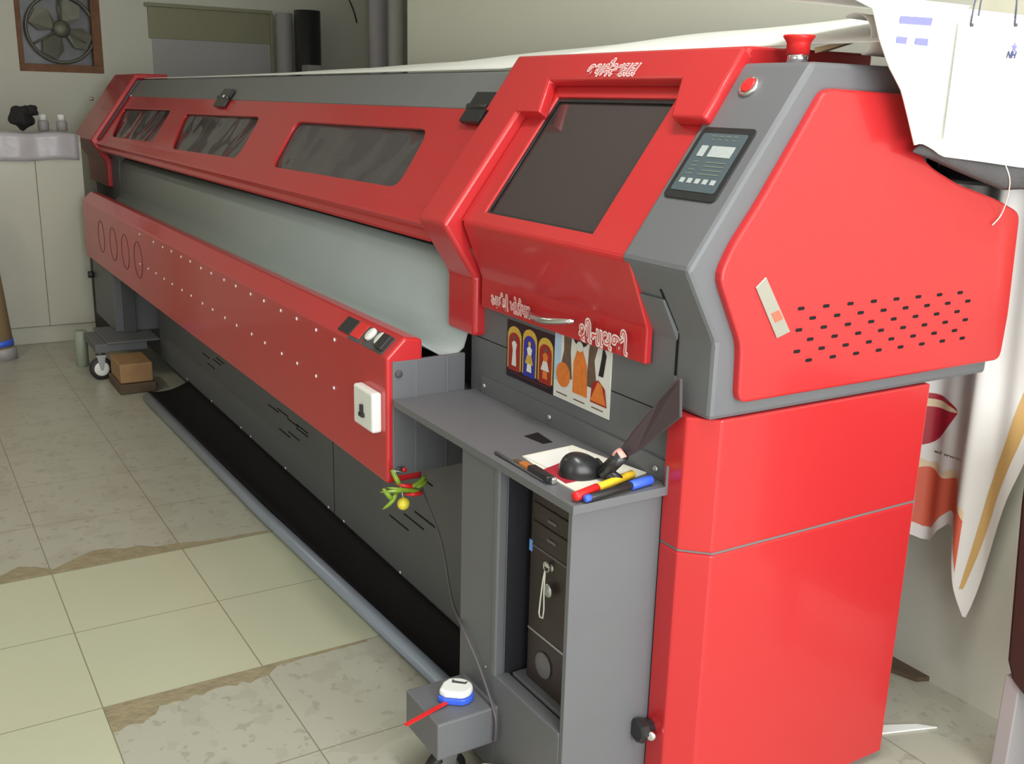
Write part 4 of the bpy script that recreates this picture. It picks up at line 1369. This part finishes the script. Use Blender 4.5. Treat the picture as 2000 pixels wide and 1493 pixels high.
MB().tube(handle_pts((1922, 36), (1994, 36), .12, -.012), .0016, ROPE, 6).build('rope_handle', T2)
for q_ in ((1896, 49), (1982, 49)):
    MB().lathe(at(*q_, 0, XB), (1, 0, 0), [(0, .003), (.004, .003)], ROPE, 8).build('rope_knot', T2)
c_ = at(1975, 107, 0, XB + .0006)
lettering('printed_letters', 'NH', .013, .030, (XB + .0006, c_.y, c_.z), (0, 1, 0), (0, 0, 1), T2, [NAVY], shear=.3, off=.0009)
c_ = at(1997, 109, 0, XB + .0006)
lettering('printed_letters', 'N', .012, .013, (XB + .0006, c_.y + .006, c_.z), (0, 1, 0), (0, 0, 1), T2, [LGRAYT])
c_ = at(1981, 93, 0, XB + .0006)
st = []
for k in range(10):
    a = math.pi / 2 + k * math.pi / 5; r = .010 if k % 2 == 0 else .004
    st.append((XB + .0006, c_.y + r * math.cos(a), c_.z + r * math.sin(a)))
MB().ext(st, (.0005, 0, 0), PBLUE).build('printed_star', T2)
bagpatch(T2, ((1960, 123), (2030, 128), (2030, 131), (1960, 126)), LGRAYT, nm='printed_line')
# grey beige card standing behind the bags
q = [at(*k, 0, -1.285) for k in ((1870, 40), (1925, -12), (2010, -12), (2030, 40))]
tag(MB().ext([(p.x, p.y, p.z) for p in q], (-.004, 0, 0), mat('grey beige card', (.36, .34, .27), .6)).build('card_sheet'), 'grey beige folded card standing behind the cream paper bag', 'card')

# ---------------------------------------------------------------- banner and right edge
bot = lerpf([(-1.95, .44), (-1.60, .42), (-1.524, .413), (-1.50, .400), (-1.475, .405), (-1.45, .445), (-1.425, .472), (-1.405, .468), (-1.385, .439), (-1.365, .34), (-1.342, .262), (-1.337, .262), (-1.324, .345), (-1.289, .579), (-1.261, .711), (-1.22, .95), (-1.16, 1.27)])
def foldy(x, z):
    return 2.12 + .020 * math.sin(x * 34 + 1.2) * min(1, (x + 1.95) / .4) + .010 * math.sin(x * 75 + z * 2)


BN = thing('printed_banner', 'hanging printed banner with coral foot and ochre stripe behind the printer end', 'banner', (-1.5, 2.12, .26))


def bpatch(name, fx, fz, nu, nv, mt, lift):
    """patch of the banner surface: x = fx(u, v), z = fz(x, v)"""
    def f(u, v):
        x = fx(u, v); z = fz(x, u, v)
        return Vector((x, foldy(x, z) - lift, z))
    return MB().grid(f, nu, nv, mt).build(name, BN, fix=False)


bpatch('banner_sheet', lambda u, v: -1.95 + .79 * u, lambda x, u, v: bot(x) + (1.30 - bot(x)) * v, 160, 60, BANW, 0)
exs = lerpf([(.26, -1.339), (.345, -1.324), (.579, -1.289), (.711, -1.261), (.95, -1.22), (1.27, -1.16), (1.3, -1.155)])
def stripe(u, v):
    z = .335 + .955 * v
    wd = .006 + .022 * min(1, v * 3)
    x = exs(z) - .022 - wd * (1 - u)
    return Vector((x, foldy(x, z) - .0008, z))
MB().grid(stripe, 4, 80, BANO).build('ochre_stripe', BN, fix=False)
top_ = lambda x: .585 + .007 * math.sin(x * 70) - max(0, x + 1.42) * 1.3
bpatch('coral_band', lambda u, v: -1.62 + .255 * u, lambda x, u, v: bot(x) + .035 + (top_(x) - bot(x) - .035) * v, 70, 12, BANR, .0008)
bpatch('ochre_edge', lambda u, v: -1.62 + .255 * u, lambda x, u, v: top_(x) + (.018 + .006 * math.sin(x * 160)) * v, 90, 3, BANC, .0008)
cxb, czb, rb_ = -1.53, .745, .085
def bx_(u): return cxb + rb_ * math.cos(math.pi * (1 - u))
bpatch('bowl_print', lambda u, v: bx_(u), lambda x, u, v: czb - .10 * (1 - ((x - cxb) / rb_) ** 2) * (1 - v), 24, 8, BANM, .0008)
bpatch('bowl_inside', lambda u, v: bx_(u), lambda x, u, v: czb + .020 * math.sqrt(max(0, 1 - ((x - cxb) / rb_) ** 2)) * v, 24, 3, BANC, .0008)
bpatch('bowl_rim', lambda u, v: bx_(u), lambda x, u, v: czb + (.020 + .014 * v) * math.sqrt(max(0, 1 - ((x - cxb) / rb_) ** 2)), 24, 3, BANM, .0010)
c_ = at(1850, 890, 1, 2.085)
lettering('printed_text', 'ed www.', .008, .075, (c_.x, 2.088, c_.z), (1, 0, 0), (0, 0, 1), BN, [PRBRN])
MB().tube([(-1.97, 2.115, 1.305), (-1.02, 2.115, 1.305)], .027, BLACKG, 20).build('hanging_tube', BN)
for x_ in (-1.90, -1.06):
    MB().box((x_ - .006, 2.10, 1.272), (x_ + .006, 2.2, 1.284), STEEL).build('wall_bracket', BN)
# brown rounded object leaning at the right edge
bq = [at(*k, 1, 1.98) for k in ((2003, 905), (1992, 985), (1982, 1100), (1972, 1220), (1966, 1290), (1975, 1330), (1998, 1360))]
zb0 = bq[-1].z
bq += [Vector((-.72, 1.98, zb0)), Vector((-.70, 1.98, zb0 + .04)), Vector((-.70, 1.98, .74)), Vector((-.73, 1.98, .78)), Vector((-1.17, 1.98, .78))]
CHR = thing('chair', 'dark brown leatherette chair back on pale grey legs at the right edge by the wall', 'chair', (-.95, 2.03, 0))
MB().ext(bq, (0, .10, 0), BROWN).build('backrest', CHR, .008)
for x_ in (-1.125, -.78):
    MB().box((x_ - .018, 1.99, 0), (x_ + .018, 2.07, zb0 + .02), PALEROLL).build('leg', CHR, .003)
q = [at(*k, 2, .0) for k in ((1700, 1290), (1745, 1283), (1840, 1329), (1790, 1333), (1740, 1315), (1690, 1312))]
tag(MB().ext([(p.x, p.y, .001) for p in q], (0, 0, .012), DWOOD).build('wood_strip'), 'dark wood strip on the floor against the back wall', 'wood strip')
q = [at(*k, 2, .0) for k in ((1700, 1430), (1722, 1420), (1790, 1418), (1830, 1424), (1790, 1428), (1722, 1436))]
tag(MB().ext([(p.x, p.y, .001) for p in q], (0, 0, .004), PAPER).build('paper_scrap'), 'pale paper scrap on the floor beside the red cabinet', 'paper')
